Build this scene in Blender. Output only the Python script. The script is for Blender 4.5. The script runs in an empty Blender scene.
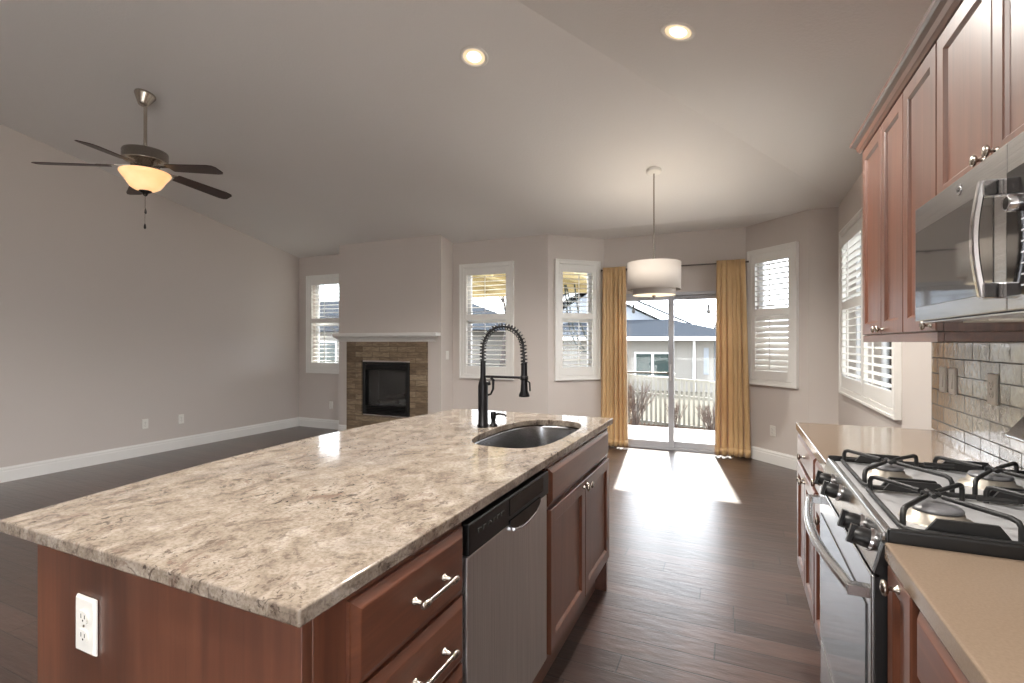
import bpy, bmesh, math, random
from mathutils import Vector, Matrix
random.seed(7)
PI = math.pi
SC = bpy.context.scene
C = SC.collection
R = math.radians

# ------------------------------------------------------------------ camera
cam_d = bpy.data.cameras.new('camera')
cam = bpy.data.objects.new('camera', cam_d)
C.objects.link(cam)
cam_d.sensor_width = 36.0
cam_d.lens = 36.0 * 498 / 1024
cam_d.shift_y = 1.0 / 1024
cam_d.clip_start = 0.02
cam_d.clip_end = 300
cam.location = (0, 0, 1.33)
cam.rotation_euler = (R(90), 0, R(24.3))
SC.camera = cam

# ------------------------------------------------------------------ world, sun, exposure
SKY_STRENGTH = 4.5
SUN_STRENGTH = 8.0
EXPOSURE = 0.85
CAN_POWER = 120.0
w = bpy.data.worlds.new('overcast_sky')
SC.world = w
w.use_nodes = True
bg = w.node_tree.nodes['Background']
bg.inputs[0].default_value = (0.90, 0.94, 1.0, 1)
bg.inputs[1].default_value = SKY_STRENGTH
sun_d = bpy.data.lights.new('sun', 'SUN')
sun_d.energy = SUN_STRENGTH
sun_d.angle = R(1.2)
sun_d.color = (1.0, 0.95, 0.86)
sun = bpy.data.objects.new('sun', sun_d)
C.objects.link(sun)
sun.rotation_euler = Vector((0.14, -1.0, -0.94)).to_track_quat('-Z', 'Y').to_euler()
sun.location = (0, 20, 20)
SC.view_settings.view_transform = 'Standard'
SC.view_settings.look = 'None'
SC.view_settings.gamma = 1.0
SC.view_settings.use_curve_mapping = False
SC.view_settings.exposure = EXPOSURE
try:
    SC.cycles.max_bounces = 10
    SC.cycles.diffuse_bounces = 6
    SC.cycles.transparent_max_bounces = 16
    SC.cycles.sample_clamp_indirect = 8.0
    SC.cycles.caustics_reflective = False
    SC.cycles.caustics_refractive = False
except Exception:
    pass


# ------------------------------------------------------------------ materials
def lin(c):
    o = []
    for v in c:
        v = v / 255.0
        o.append(v / 12.92 if v <= 0.04045 else ((v + 0.055) / 1.055) ** 2.4)
    return (o[0], o[1], o[2], 1.0)


class NT:
    """a material's node tree with short calls"""
    def __init__(self, name):
        self.m = bpy.data.materials.new(name)
        self.m.use_nodes = True
        self.t = self.m.node_tree
        self.b = self.t.nodes['Principled BSDF']
        self.tc = None

    def n(self, typ, **kw):
        nd = self.t.nodes.new(typ)
        for k, v in kw.items():
            setattr(nd, k, v)
        return nd

    def link(self, a, b):
        self.t.links.new(a, b)

    def coord(self, scale=(1, 1, 1), rot=(0, 0, 0)):
        if not self.tc:
            self.tc = self.n('ShaderNodeTexCoord')
        mp = self.n('ShaderNodeMapping')
        mp.inputs['Scale'].default_value = scale
        mp.inputs['Rotation'].default_value = rot
        self.link(self.tc.outputs['Object'], mp.inputs[0])
        return mp.outputs[0]

    def noise(self, vec, scale, detail=4, rough=0.55, dist=0.0):
        nd = self.n('ShaderNodeTexNoise')
        nd.inputs['Scale'].default_value = scale
        nd.inputs['Detail'].default_value = detail
        nd.inputs['Roughness'].default_value = rough
        nd.inputs['Distortion'].default_value = dist
        self.link(vec, nd.inputs['Vector'])
        return nd.outputs['Fac']

    def ramp(self, fac, stops):
        nd = self.n('ShaderNodeValToRGB')
        e = nd.color_ramp.elements
        while len(e) < len(stops):
            e.new(0.5)
        for i, (p, c) in enumerate(stops):
            e[i].position = p
            e[i].color = c if len(c) == 4 else lin(c)
        self.link(fac, nd.inputs[0])
        return nd.outputs[0]

    def mix(self, fac, a, b, typ='MIX'):
        nd = self.n('ShaderNodeMixRGB', blend_type=typ)
        for s, v in ((0, fac), (1, a), (2, b)):
            if hasattr(v, 'links') or hasattr(v, 'is_linked'):
                self.link(v, nd.inputs[s])
            elif s == 0:
                nd.inputs[0].default_value = v
            else:
                nd.inputs[s].default_value = v if len(v) == 4 else lin(v)
        return nd.outputs[0]

    def bump(self, h, strength, dist=0.002):
        nd = self.n('ShaderNodeBump')
        nd.inputs['Strength'].default_value = strength
        nd.inputs['Distance'].default_value = dist
        self.link(h, nd.inputs['Height'])
        self.link(nd.outputs[0], self.b.inputs['Normal'])
        return nd

    def set(self, **kw):
        for k, v in kw.items():
            s = self.b.inputs[k.replace('_', ' ')]
            if hasattr(v, 'is_linked'):
                self.link(v, s)
            else:
                s.default_value = v
        return self


def plain(name, col, rough=0.5, metal=0.0, **kw):
    t = NT(name)
    t.set(Base_Color=lin(col), Roughness=rough, Metallic=metal)
    for k, v in kw.items():
        t.b.inputs[k.replace('_', ' ')].default_value = v
    return t.m


def painted(name, col, bump=0.15, scale=180, rough=0.7, spec=0.5):
    t = NT(name)
    v = t.coord()
    t.set(Base_Color=lin(col), Roughness=rough)
    t.b.inputs['Specular IOR Level'].default_value = spec
    t.bump(t.noise(v, scale, 3), bump, 0.003)
    return t.m


M = {}
M['wall'] = painted('greige_wall_paint', (206, 198, 192), 0.10, 160)
M['ceiling'] = painted('textured_ceiling_paint', (226, 224, 222), 0.7, 60, 0.85)
M['trim'] = plain('white_trim_paint', (232, 231, 228), 0.4)
M['shutter'] = plain('white_shutter_paint', (236, 235, 231), 0.4)
M['plastic'] = plain('white_plastic', (232, 230, 224), 0.35)
M['slot'] = plain('dark_slot', (40, 38, 36), 0.6)
M['vinyl'] = plain('white_vinyl', (225, 226, 228), 0.4)
M['vinyl_grey'] = plain('grey_vinyl_frame', (188, 190, 196), 0.4)
M['black'] = plain('satin_black', (12, 12, 13), 0.38)
M['black_gloss'] = plain('gloss_black', (10, 10, 11), 0.08)
M['iron'] = plain('cast_iron', (24, 24, 25), 0.5)
M['bronze'] = plain('dark_bronze', (30, 29, 31), 0.32, 0.6)
M['nickel'] = plain('satin_nickel', (176, 168, 158), 0.26, 1.0)
M['chrome'] = plain('bright_chrome', (205, 205, 208), 0.12, 1.0)
M['rod'] = plain('brushed_rod', (110, 105, 100), 0.4, 1.0)
M['glass_black'] = plain('smoked_black_glass', (14, 13, 13), 0.06)
M['cooktop'] = plain('grey_steel_cooktop', (186, 186, 188), 0.35, 0.4)
M['oven_glass'] = plain('mirror_oven_glass', (120, 122, 126), 0.08, 0.85)
M['mw_glass'] = plain('mirror_microwave_glass', (120, 117, 114), 0.05, 0.8)
M['shade'] = plain('linen_shade', (184, 175, 166), 0.8)
M['burner_base'] = plain('aluminium_burner', (190, 182, 170), 0.35, 0.7)
M['burner_cap'] = plain('grey_enamel_cap', (105, 105, 108), 0.3)


def brushed(name, col, axis, rough=0.3):
    t = NT(name)
    s = [4, 4, 4]
    for k in range(3):
        if k != axis:
            s[k] = 400
    v = t.coord(tuple(s))
    f = t.noise(v, 1.0, 3)
    c = t.ramp(f, [(0.3, tuple(int(x * 0.9) for x in col)), (0.7, col)])
    t.set(Base_Color=c, Metallic=1.0, Roughness=rough)
    t.bump(f, 0.03, 0.001)
    return t.m


M['steel_v'] = brushed('brushed_stainless_vertical', (214, 211, 208), 2, 0.42)
M['steel_h'] = brushed('brushed_stainless_horizontal', (205, 205, 205), 1, 0.22)
M['steel_sink'] = brushed('stainless_sink', (165, 165, 166), 0, 0.25)


def wood(name, dark, mid, light, grain_axis, rough=0.36, scale=1.0, coat=0.8):
    t = NT(name)
    s = [22 * scale] * 3
    s[grain_axis] = 1.1 * scale
    v = t.coord(tuple(s))
    f = t.noise(v, 1.6, 6, 0.62, 0.6)
    s2 = [3.2] * 3
    s2[grain_axis] = 0.7
    g = t.noise(t.coord(tuple(s2)), 1.3, 3)
    c1 = t.ramp(f, [(0.25, dark), (0.5, mid), (0.78, light)])
    c2 = t.ramp(g, [(0.3, (150, 140, 135)), (0.7, (255, 250, 245))])
    c = t.mix(0.65, c1, c2, 'MULTIPLY')
    t.set(Base_Color=c, Roughness=rough)
    t.b.inputs['Coat Weight'].default_value = coat
    t.b.inputs['Coat Roughness'].default_value = 0.34
    t.b.inputs['Coat IOR'].default_value = 1.65
    t.bump(f, 0.06, 0.001)
    return t.m


CH = ((78, 42, 28), (108, 63, 43), (130, 82, 59))
M['cherry_v'] = wood('cherry_stained_wood_vertical', *CH, 2)
M['cherry_y'] = wood('cherry_stained_wood_lengthwise', *CH, 1)
M['blade'] = wood('dark_walnut_blade', (38, 22, 18), (58, 36, 28), (74, 47, 36), 0, 0.45, 1.0, 0.1)


def floor_mat():
    t = NT('dark_hardwood_planks')
    v0 = t.coord()
    sx = t.n('ShaderNodeSeparateXYZ')
    t.link(v0, sx.inputs[0])
    row = t.n('ShaderNodeMath', operation='DIVIDE')
    t.link(sx.outputs['Y'], row.inputs[0])
    row.inputs[1].default_value = 0.125
    fl = t.n('ShaderNodeMath', operation='FLOOR')
    t.link(row.outputs[0], fl.inputs[0])
    wn = t.n('ShaderNodeTexWhiteNoise', noise_dimensions='1D')
    t.link(fl.outputs[0], wn.inputs['W'])
    ma = t.n('ShaderNodeMath', operation='MULTIPLY_ADD')
    t.link(wn.outputs['Value'], ma.inputs[0])
    ma.inputs[1].default_value = 3.7
    t.link(sx.outputs['X'], ma.inputs[2])
    cx = t.n('ShaderNodeCombineXYZ')
    t.link(ma.outputs[0], cx.inputs[0])
    t.link(sx.outputs['Y'], cx.inputs[1])
    v = cx.outputs[0]
    br = t.n('ShaderNodeTexBrick')
    br.offset = 0.0
    br.offset_frequency = 2
    br.inputs['Scale'].default_value = 1.0
    br.inputs['Brick Width'].default_value = 1.15
    br.inputs['Row Height'].default_value = 0.125
    br.inputs['Mortar Size'].default_value = 0.0035
    br.inputs['Mortar Smooth'].default_value = 0.3
    br.inputs['Bias'].default_value = 0.0
    br.inputs['Color1'].default_value = (0, 0, 0, 1)
    br.inputs['Color2'].default_value = (1, 1, 1, 1)
    t.link(v, br.inputs['Vector'])
    base = t.ramp(br.outputs['Color'], [(0.0, (66, 50, 44)), (0.5, (80, 61, 54)), (1.0, (96, 75, 67))])
    g = t.noise(t.coord((2.2, 34, 1)), 1.5, 6, 0.65, 0.8)
    gc = t.ramp(g, [(0.3, (140, 132, 128)), (0.7, (255, 252, 250))])
    c = t.mix(0.75, base, gc, 'MULTIPLY')
    c = t.mix(br.outputs['Fac'], c, (20, 14, 12))
    hand = t.noise(t.coord((5, 16, 1)), 1.8, 4)
    inv = t.n('ShaderNodeMath', operation='SUBTRACT')
    inv.inputs[0].default_value = 1.0
    t.link(br.outputs['Fac'], inv.inputs[1])
    hh = t.n('ShaderNodeMath', operation='MULTIPLY_ADD')
    t.link(hand, hh.inputs[0])
    hh.inputs[1].default_value = 2.2
    t.link(inv.outputs[0], hh.inputs[2])
    hg = t.n('ShaderNodeMath', operation='MULTIPLY_ADD')
    t.link(g, hg.inputs[0])
    hg.inputs[1].default_value = 0.6
    t.link(hh.outputs[0], hg.inputs[2])
    rr = t.n('ShaderNodeMapRange')
    rr.inputs['To Min'].default_value = 0.30
    rr.inputs['To Max'].default_value = 0.44
    t.link(g, rr.inputs[0])
    t.set(Base_Color=c, Roughness=rr.outputs[0])
    t.bump(hg.outputs[0], 0.4, 0.004)
    t.b.inputs['Coat Weight'].default_value = 0.7
    t.b.inputs['Coat Roughness'].default_value = 0.32
    return t.m


M['floor'] = floor_mat()


def granite():
    t = NT('cream_granite')
    v = t.coord()
    wn = t.n('ShaderNodeTexNoise')
    wn.inputs['Scale'].default_value = 4.0
    wn.inputs['Detail'].default_value = 3
    t.link(v, wn.inputs['Vector'])
    ws = t.n('ShaderNodeVectorMath', operation='SCALE')
    t.link(wn.outputs['Color'], ws.inputs[0])
    ws.inputs['Scale'].default_value = 0.12
    wa = t.n('ShaderNodeVectorMath', operation='ADD')
    t.link(v, wa.inputs[0])
    t.link(ws.outputs[0], wa.inputs[1])
    mp = t.n('ShaderNodeMapping')
    mp.inputs['Rotation'].default_value = (0, 0, R(28))
    mp.inputs['Scale'].default_value = (1.45, 1.0, 1.3)
    t.link(wa.outputs[0], mp.inputs[0])
    st = mp.outputs[0]
    a = t.noise(st, 11, 5, 0.62, 0.4)
    base = t.ramp(a, [(0.32, (114, 102, 92)), (0.45, (142, 130, 117)), (0.58, (158, 147, 135)), (0.74, (176, 168, 158))])
    grey = t.noise(v, 2.3, 5, 0.62, 0.9)
    gm = t.ramp(grey, [(0.50, (0, 0, 0)), (0.66, (140, 140, 140))])
    c = t.mix(gm, base, (132, 128, 130))
    fine = t.noise(v, 120, 2, 0.7)
    fm = t.ramp(fine, [(0.36, (165, 158, 152)), (0.56, (255, 255, 255))])
    c = t.mix(0.45, c, fm, 'MULTIPLY')
    gate = t.ramp(t.noise(v, 3.4, 4, 0.6, 0.5), [(0.36, (50, 50, 50)), (0.60, (255, 255, 255))])
    for sc, lo, hi, col in ((12, 0.585, 0.625, (116, 97, 86)), (25, 0.575, 0.61, (68, 55, 49)), (50, 0.595, 0.635, (54, 44, 42))):
        vm = t.ramp(t.noise(st, sc, 5, 0.68, 0.7), [(lo, (0, 0, 0)), (hi, (225, 225, 225))])
        c = t.mix(t.mix(1.0, vm, gate, 'MULTIPLY'), c, col)
    t.set(Base_Color=c, Roughness=0.09)
    return t.m


M['granite'] = granite()


def solid_surface():
    t = NT('taupe_solid_surface')
    v = t.coord()
    f = t.noise(v, 220, 2)
    c = t.ramp(f, [(0.3, (122, 106, 91)), (0.7, (131, 114, 98))])
    t.set(Base_Color=c, Roughness=0.11)
    return t.m


M['solid'] = solid_surface()


def stone():
    t = NT('stacked_tan_stone')
    v = t.coord((1, 1, 1), (R(90), 0, 0))
    # object coordinates, x across and z up
    br = t.n('ShaderNodeTexBrick')
    br.offset = 0.43
    br.inputs['Scale'].default_value = 1.0
    br.inputs['Brick Width'].default_value = 0.30
    br.inputs['Row Height'].default_value = 0.075
    br.inputs['Mortar Size'].default_value = 0.004
    br.inputs['Mortar Smooth'].default_value = 0.3
    br.inputs['Color1'].default_value = (0, 0, 0, 1)
    br.inputs['Color2'].default_value = (1, 1, 1, 1)
    t.link(v, br.inputs['Vector'])
    b = t.ramp(br.outputs['Color'], [(0, (136, 118, 98)), (0.5, (160, 142, 120)), (1, (178, 162, 140))])
    n1 = t.noise(t.coord((6, 1, 30)), 1.4, 5, 0.7, 0.6)
    nc = t.ramp(n1, [(0.3, (130, 118, 104)), (0.72, (255, 250, 240))])
    c = t.mix(0.8, b, nc, 'MULTIPLY')
    c = t.mix(br.outputs['Fac'], c, (104, 90, 74))
    t.set(Base_Color=c, Roughness=0.75)
    s = t.n('ShaderNodeMath', operation='SUBTRACT')
    t.link(n1, s.inputs[0])
    t.link(br.outputs['Fac'], s.inputs[1])
    t.bump(s.outputs[0], 0.8, 0.012)
    return t.m


M['stone'] = stone()


def tile():
    t = NT('glazed_grey_tile')
    # on a plane facing -x: swap to (y, z)
    tc = t.n('ShaderNodeTexCoord')
    t.tc = tc
    sx = t.n('ShaderNodeSeparateXYZ')
    t.link(tc.outputs['Object'], sx.inputs[0])
    cx = t.n('ShaderNodeCombineXYZ')
    t.link(sx.outputs['Y'], cx.inputs[0])
    t.link(sx.outputs['Z'], cx.inputs[1])
    br = t.n('ShaderNodeTexBrick')
    br.offset = 0.5
    br.inputs['Scale'].default_value = 1.0
    br.inputs['Brick Width'].default_value = 0.152
    br.inputs['Row Height'].default_value = 0.074
    br.inputs['Mortar Size'].default_value = 0.0028
    br.inputs['Mortar Smooth'].default_value = 0.1
    br.inputs['Color1'].default_value = (0, 0, 0, 1)
    br.inputs['Color2'].default_value = (1, 1, 1, 1)
    t.link(cx.outputs[0], br.inputs['Vector'])
    b = t.ramp(br.outputs['Color'], [(0, (186, 181, 175)), (1, (224, 221, 217))])
    n = t.noise(t.coord((1, 1, 1)), 34, 4, 0.6, 0.7)
    nc = t.ramp(n, [(0.3, (200, 196, 190)), (0.7, (255, 255, 255))])
    c = t.mix(0.6, b, nc, 'MULTIPLY')
    c = t.mix(br.outputs['Fac'], c, (92, 90, 88))
    rr = t.n('ShaderNodeMapRange')
    rr.inputs['To Min'].default_value = 0.07
    rr.inputs['To Max'].default_value = 0.6
    t.link(br.outputs['Fac'], rr.inputs[0])
    mm = t.n('ShaderNodeMapRange')
    mm.inputs['To Min'].default_value = 0.65
    mm.inputs['To Max'].default_value = 0.0
    t.link(br.outputs['Fac'], mm.inputs[0])
    t.set(Base_Color=c, Roughness=rr.outputs[0], Metallic=mm.outputs[0])
    s = t.n('ShaderNodeMath', operation='MULTIPLY_ADD')
    t.link(br.outputs['Fac'], s.inputs[0])
    s.inputs[1].default_value = -1.0
    t.link(n, s.inputs[2])
    t.bump(s.outputs[0], 0.25, 0.003)
    return t.m


M['tile'] = tile()


def fabric(name, a, b):
    t = NT(name)
    f = t.noise(t.coord((60, 60, 3)), 1.5, 4)
    c = t.ramp(f, [(0.3, a), (0.7, b)])
    t.set(Base_Color=c, Roughness=0.55)
    t.b.inputs['Sheen Weight'].default_value = 0.3
    tr = t.n('ShaderNodeBsdfTranslucent')
    t.link(c, tr.inputs[0])
    mx = t.n('ShaderNodeMixShader')
    mx.inputs[0].default_value = 0.15
    out = t.t.nodes['Material Output']
    t.link(t.b.outputs[0], mx.inputs[1])
    t.link(tr.outputs[0], mx.inputs[2])
    t.link(mx.outputs[0], out.inputs[0])
    return t.m


M['curtain'] = fabric('gold_taffeta', (206, 169, 118), (221, 187, 138))


def glass():
    t = NT('clear_window_glass')
    out = t.t.nodes['Material Output']
    tr = t.n('ShaderNodeBsdfTransparent')
    tr.inputs[0].default_value = (0.97, 0.98, 0.98, 1)
    gl = t.n('ShaderNodeBsdfGlossy')
    gl.inputs['Roughness'].default_value = 0.02
    fr = t.n('ShaderNodeFresnel')
    fr.inputs[0].default_value = 1.35
    mx = t.n('ShaderNodeMixShader')
    t.link(fr.outputs[0], mx.inputs[0])
    t.link(tr.outputs[0], mx.inputs[1])
    t.link(gl.outputs[0], mx.inputs[2])
    t.link(mx.outputs[0], out.inputs[0])
    return t.m


M['glass'] = glass()


def glow(name, col, strength, base=(240, 230, 210)):
    t = NT(name)
    t.set(Base_Color=lin(base), Roughness=0.4)
    t.b.inputs['Emission Color'].default_value = lin(col)
    t.b.inputs['Emission Strength'].default_value = strength
    return t.m


M['lamp_can'] = glow('lit_lamp_lens', (255, 246, 228), 2.5)
M['lamp_can_ring'] = glow('lit_lamp_reflector', (255, 222, 170), 0.38)
M['diffuser'] = glow('pendant_diffuser', (255, 236, 196), 0.55)
M['filament'] = glow('warm_bulb', (255, 220, 160), 14.0)


def alabaster():
    t = NT('lit_alabaster_bowl')
    f = t.noise(t.coord(), 9, 3)
    c = t.ramp(f, [(0.3, (255, 188, 122)), (0.7, (255, 214, 160))])
    t.set(Base_Color=lin((240, 205, 160)), Roughness=0.25)
    t.link(c, t.b.inputs['Emission Color'])
    t.b.inputs['Emission Strength'].default_value = 0.55
    return t.m


M['bowl'] = alabaster()
# outdoors
M['concrete'] = painted('pale_concrete', (205, 201, 196), 0.3, 40, 0.9, 0.1)
M['bounce_ground'] = painted('white_bounce_ground', (225, 222, 216), 0.2, 40, 0.9)  # unseen ground made white to bounce daylight indoors
M['soil'] = painted('brown_mulch', (70, 58, 50), 0.9, 60, 0.95, 0.0)
M['lawn'] = painted('dry_winter_lawn', (98, 94, 86), 0.9, 50, 0.95, 0.0)
M['picket'] = plain('cream_vinyl_fence', (122, 120, 111), 0.6)
M['siding'] = plain('pale_house_siding', (128, 125, 120), 0.8)
M['siding_blue'] = plain('grey_house_siding', (134, 140, 148), 0.8)
M['shingle'] = painted('grey_roof_shingles', (50, 54, 60), 0.9, 20, 0.9, 0.0)
M['cream'] = plain('cream_painted_wood', (160, 146, 106), 0.6)
M['twig'] = plain('brown_twigs', (86, 70, 62), 0.9)
M['bark'] = plain('grey_bark', (60, 54, 52), 0.9)
M['house_glass'] = plain('dark_house_glass', (40, 56, 56), 0.1)
M['rope'] = plain('dark_rope', (46, 54, 54), 0.9)
M['leaf'] = painted('evergreen_needles', (70, 92, 72), 0.8, 30, 0.9)


# ------------------------------------------------------------------ mesh builder
class B:
    def __init__(self):
        self.bm = bmesh.new()

    def face(self, vs, smooth=False):
        try:
            f = self.bm.faces.new(vs)
            f.smooth = smooth
            return f
        except ValueError:
            return None

    def box(self, x0, x1, y0, y1, z0, z1):
        v = [self.bm.verts.new((x, y, z)) for z in (z0, z1) for y in (y0, y1) for x in (x0, x1)]
        for i in ((0, 2, 3, 1), (4, 5, 7, 6), (0, 1, 5, 4), (2, 6, 7, 3), (0, 4, 6, 2), (1, 3, 7, 5)):
            self.face([v[k] for k in i])
        return self

    def hexa(self, lo, hi):
        """two loops of points, lower and upper, joined into a solid"""
        a = [self.bm.verts.new(p) for p in lo]
        b = [self.bm.verts.new(p) for p in hi]
        n = len(a)
        self.face(a[::-1])
        self.face(b)
        for i in range(n):
            self.face([a[i], a[(i + 1) % n], b[(i + 1) % n], b[i]])
        return self

    def loops(self, loops, closed=True, cap0=True, cap1=True, smooth=False):
        vs = [[self.bm.verts.new(p) for p in l] for l in loops]
        n = len(vs[0])
        rng = n if closed else n - 1
        for a, b in zip(vs, vs[1:]):
            for i in range(rng):
                self.face([a[i], a[(i + 1) % n], b[(i + 1) % n], b[i]], smooth)
        if cap0:
            self.face([self.bm.verts.new(p) for p in loops[0]][::-1])
        if cap1:
            self.face([self.bm.verts.new(p) for p in loops[-1]])
        return self

    def tube(self, pts, r, n=10, closed=False):
        pts = [Vector(p) for p in pts]
        rs = r if isinstance(r, (list, tuple)) else [r] * len(pts)
        loops = []
        up = None
        m = len(pts)
        for i, p in enumerate(pts):
            if closed:
                t = pts[(i + 1) % m] - pts[(i - 1) % m]
            else:
                t = pts[min(i + 1, m - 1)] - pts[max(i - 1, 0)]
            if t.length < 1e-9:
                t = Vector((0, 0, 1))
            t.normalize()
            if up is None:
                up = Vector((0, 0, 1)) if abs(t.z) < 0.9 else Vector((1, 0, 0))
            x = t.cross(up)
            if x.length < 1e-6:
                x = t.orthogonal()
            x.normalize()
            y = t.cross(x).normalized()
            up = -y if y.dot(up) < 0 else y
            up = -t.cross(x).normalized() if False else x.cross(t).normalized()
            loops.append([p + (x * math.cos(2 * PI * k / n) + up * math.sin(2 * PI * k / n)) * rs[i] for k in range(n)])
        if closed:
            loops.append(loops[0])
            return self.loops(loops, True, False, False, True)
        return self.loops(loops, True, True, True, True)

    def cyl(self, p0, p1, r0, r1=None, n=20):
        return self.tube([p0, p1], [r0, r0 if r1 is None else r1], n)

    def lathe(self, c, prof, n=32, axis='z', cap0=True, cap1=True):
        c = Vector(c)
        ls = []
        for r, h in prof:
            l = []
            for k in range(n):
                a = 2 * PI * k / n
                u, v_ = r * math.cos(a), r * math.sin(a)
                if axis == 'z':
                    l.append(c + Vector((u, v_, h)))
                elif axis == 'x':
                    l.append(c + Vector((h, u, v_)))
                else:
                    l.append(c + Vector((v_, h, u)))
            ls.append(l)
        return self.loops(ls, True, cap0, cap1, True)

    def xform(self, mat):
        self.bm.transform(mat)
        return self

    def build(self, name, mat, parent=None, bevel=0.0, segs=2, solid=0.0):
        bm = self.bm
        bmesh.ops.recalc_face_normals(bm, faces=bm.faces)
        me = bpy.data.meshes.new(name)
        if parent is not None:
            bm.transform(WORLD[parent.name].inverted())
        bm.to_mesh(me)
        bm.free()
        me.materials.append(M[mat])
        o = bpy.data.objects.new(name, me)
        C.objects.link(o)
        if parent is not None:
            o.parent = parent
            WORLD[o.name] = WORLD[parent.name].copy()
        else:
            WORLD[o.name] = Matrix.Identity(4)
        if solid:
            md = o.modifiers.new('thickness', 'SOLIDIFY')
            md.thickness = solid
            md.offset = 0
        if bevel:
            md = o.modifiers.new('bevel', 'BEVEL')
            md.width = bevel
            md.segments = segs
            md.limit_method = 'ANGLE'
            md.angle_limit = R(40)
            md.harden_normals = False
        return o


WORLD = {}


def thing(name, label, cat, loc, rz=0.0, group=None):
    o = bpy.data.objects.new(name, None)
    C.objects.link(o)
    o.empty_display_size = 0.05
    o.location = loc
    o.rotation_euler = (0, 0, rz)
    WORLD[o.name] = Matrix.Translation(Vector(loc)) @ Matrix.Rotation(rz, 4, 'Z')
    return tag(o, label, cat, group)


def tag(o, label=None, cat=None, group=None, kind=None):
    if label:
        o['label'] = label
    if cat:
        o['category'] = cat
    if group:
        o['group'] = group
    if kind:
        o['kind'] = kind
    return o


def struct(o):
    o['kind'] = 'structure'
    return o


def copy_tree(o, parent=None):
    c = o.copy()
    C.objects.link(c)
    if parent is not None:
        c.parent = parent
    for ch in list(o.children):
        copy_tree(ch, c)
    return c


# ------------------------------------------------------------------ the room shell
XL, XR, XK = -6.37, 0.922, 0.872       # left wall, right wall, kitchen wall
YB, YS, YF = 5.85, 6.42, -3.5           # back wall, slider wall, wall behind the viewer
BAY = [(-2.15, YB), (-1.58, YS), (0.098, YS), (0.668, YB)]
ZB = 2.68                               # ceiling height along the back wall
SA, SB_ = 0.205, 0.30
XH = 1.0                                # where the right slope would meet the back-wall height
ZT = ZB + SA * YB                       # ridge


def wall(name, a, b, z0, z1, openings=(), t=0.15, side=1, mat='wall'):
    """a to b along the inner face; the thickness goes to the left of a->b when side is 1"""
    a, b = Vector((a[0], a[1], 0)), Vector((b[0], b[1], 0))
    L = (b - a).length
    d = (b - a) / L
    nrm = Vector((-d.y, d.x, 0)) * side * t
    ss = sorted({0.0, L, *[o[0] for o in openings], *[o[1] for o in openings]})
    zs = sorted({z0, z1, *[o[2] for o in openings], *[o[3] for o in openings]})
    bb = B()
    for s0, s1 in zip(ss, ss[1:]):
        for q0, q1 in zip(zs, zs[1:]):
            ms, mz = (s0 + s1) / 2, (q0 + q1) / 2
            if any(o[0] < ms < o[1] and o[2] < mz < o[3] for o in openings):
                continue
            p = [a + d * s0, a + d * s1, a + d * s1 + nrm, a + d * s0 + nrm]
            bb.hexa([x + Vector((0, 0, q0)) for x in p], [x + Vector((0, 0, q1)) for x in p])
    bmesh.ops.remove_doubles(bb.bm, verts=bb.bm.verts, dist=1e-5)
    # faces shared by two blocks are inside the wall
    seen = {}
    for f in bb.bm.faces:
        k = tuple(sorted(v.index for v in f.verts)) if False else tuple(sorted(tuple(round(c, 4) for c in v.co) for v in f.verts))
        seen.setdefault(k, []).append(f)
    dead = [f for fs in seen.values() if len(fs) > 1 for f in fs]
    bmesh.ops.delete(bb.bm, geom=dead, context='FACES')
    return struct(bb.build(name, mat))


# floor
bb = B()
pl = [(XL - .1, YF), (XR + .1, YF), (XR + .1, YB + .02), (0.68, YB + .02), (0.12, YS + .04), (-1.60, YS + .04), (-2.16, YB + .02), (XL - .1, YB + .02)]
bb.hexa([(x, y, -0.12) for x, y in pl], [(x, y, 0) for x, y in pl])
struct(bb.build('floor', 'floor'))

# ceiling: one slope up from the back wall, one up from the right wall, flat past the ridge, flat over the bay
bb = B()
hx = XH - (ZT - ZB) / SB_


def slab(pts, t=0.08):
    bb.hexa([p for p in pts], [(p[0], p[1], p[2] + t) for p in pts])


e = 0.10
slab([(XL - e, YB, ZB), (XH, YB, ZB), (hx, 0, ZT), (XL - e, 0, ZT)])
slab([(XH, YB, ZB), (XR + .12, YB, ZB - SB_ * (XR + .12 - XH)), (XR + .12, YF - e, ZB - SB_ * (XR + .12 - XH)), (hx, YF - e, ZT), (hx, 0, ZT)])
slab([(XL - e, 0, ZT), (hx, 0, ZT), (hx, YF - e, ZT), (XL - e, YF - e, ZT)])
slab([(BAY[0][0] - .02, YB, ZB), (BAY[1][0] - .02, YS + .02, ZB), (BAY[2][0] + .02, YS + .02, ZB), (BAY[3][0] + .02, YB, ZB)])
struct(bb.build('ceiling', 'ceiling'))

WZ0, WZ1 = 0.93, 2.30                    # window openings behind the shutter casings
wall('wall_left', (XL, YF), (XL, YB), 0, 3.96, side=1)
wall('wall_back', (XL - .15, YB), BAY[0], 0, 2.75,
     [(0.15 + 0.26, 0.15 + 0.90, WZ0, WZ1), (0.15 + 3.03, 0.15 + 3.69, WZ0, WZ1)], side=1)
L45 = math.hypot(0.57, 0.57)
wall('wall_bay_left', BAY[0], BAY[1], 0, 2.75, [(0.15, 0.67, WZ0, WZ1)], side=1)
SL0, SL1, SLZ = -1.505, 0.015, 1.95
wall('wall_bay_center', BAY[1], BAY[2], 0, 2.75, [(SL0 - BAY[1][0], SL1 - BAY[1][0], -0.001, SLZ)], side=1)
wall('wall_bay_right', BAY[2], BAY[3], 0, 2.75, [(0.11, 0.63, WZ0, WZ1)], side=1)
wall('wall_back_right', BAY[3], (XR + .15, YB), 0, 2.75, side=1)
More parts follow.
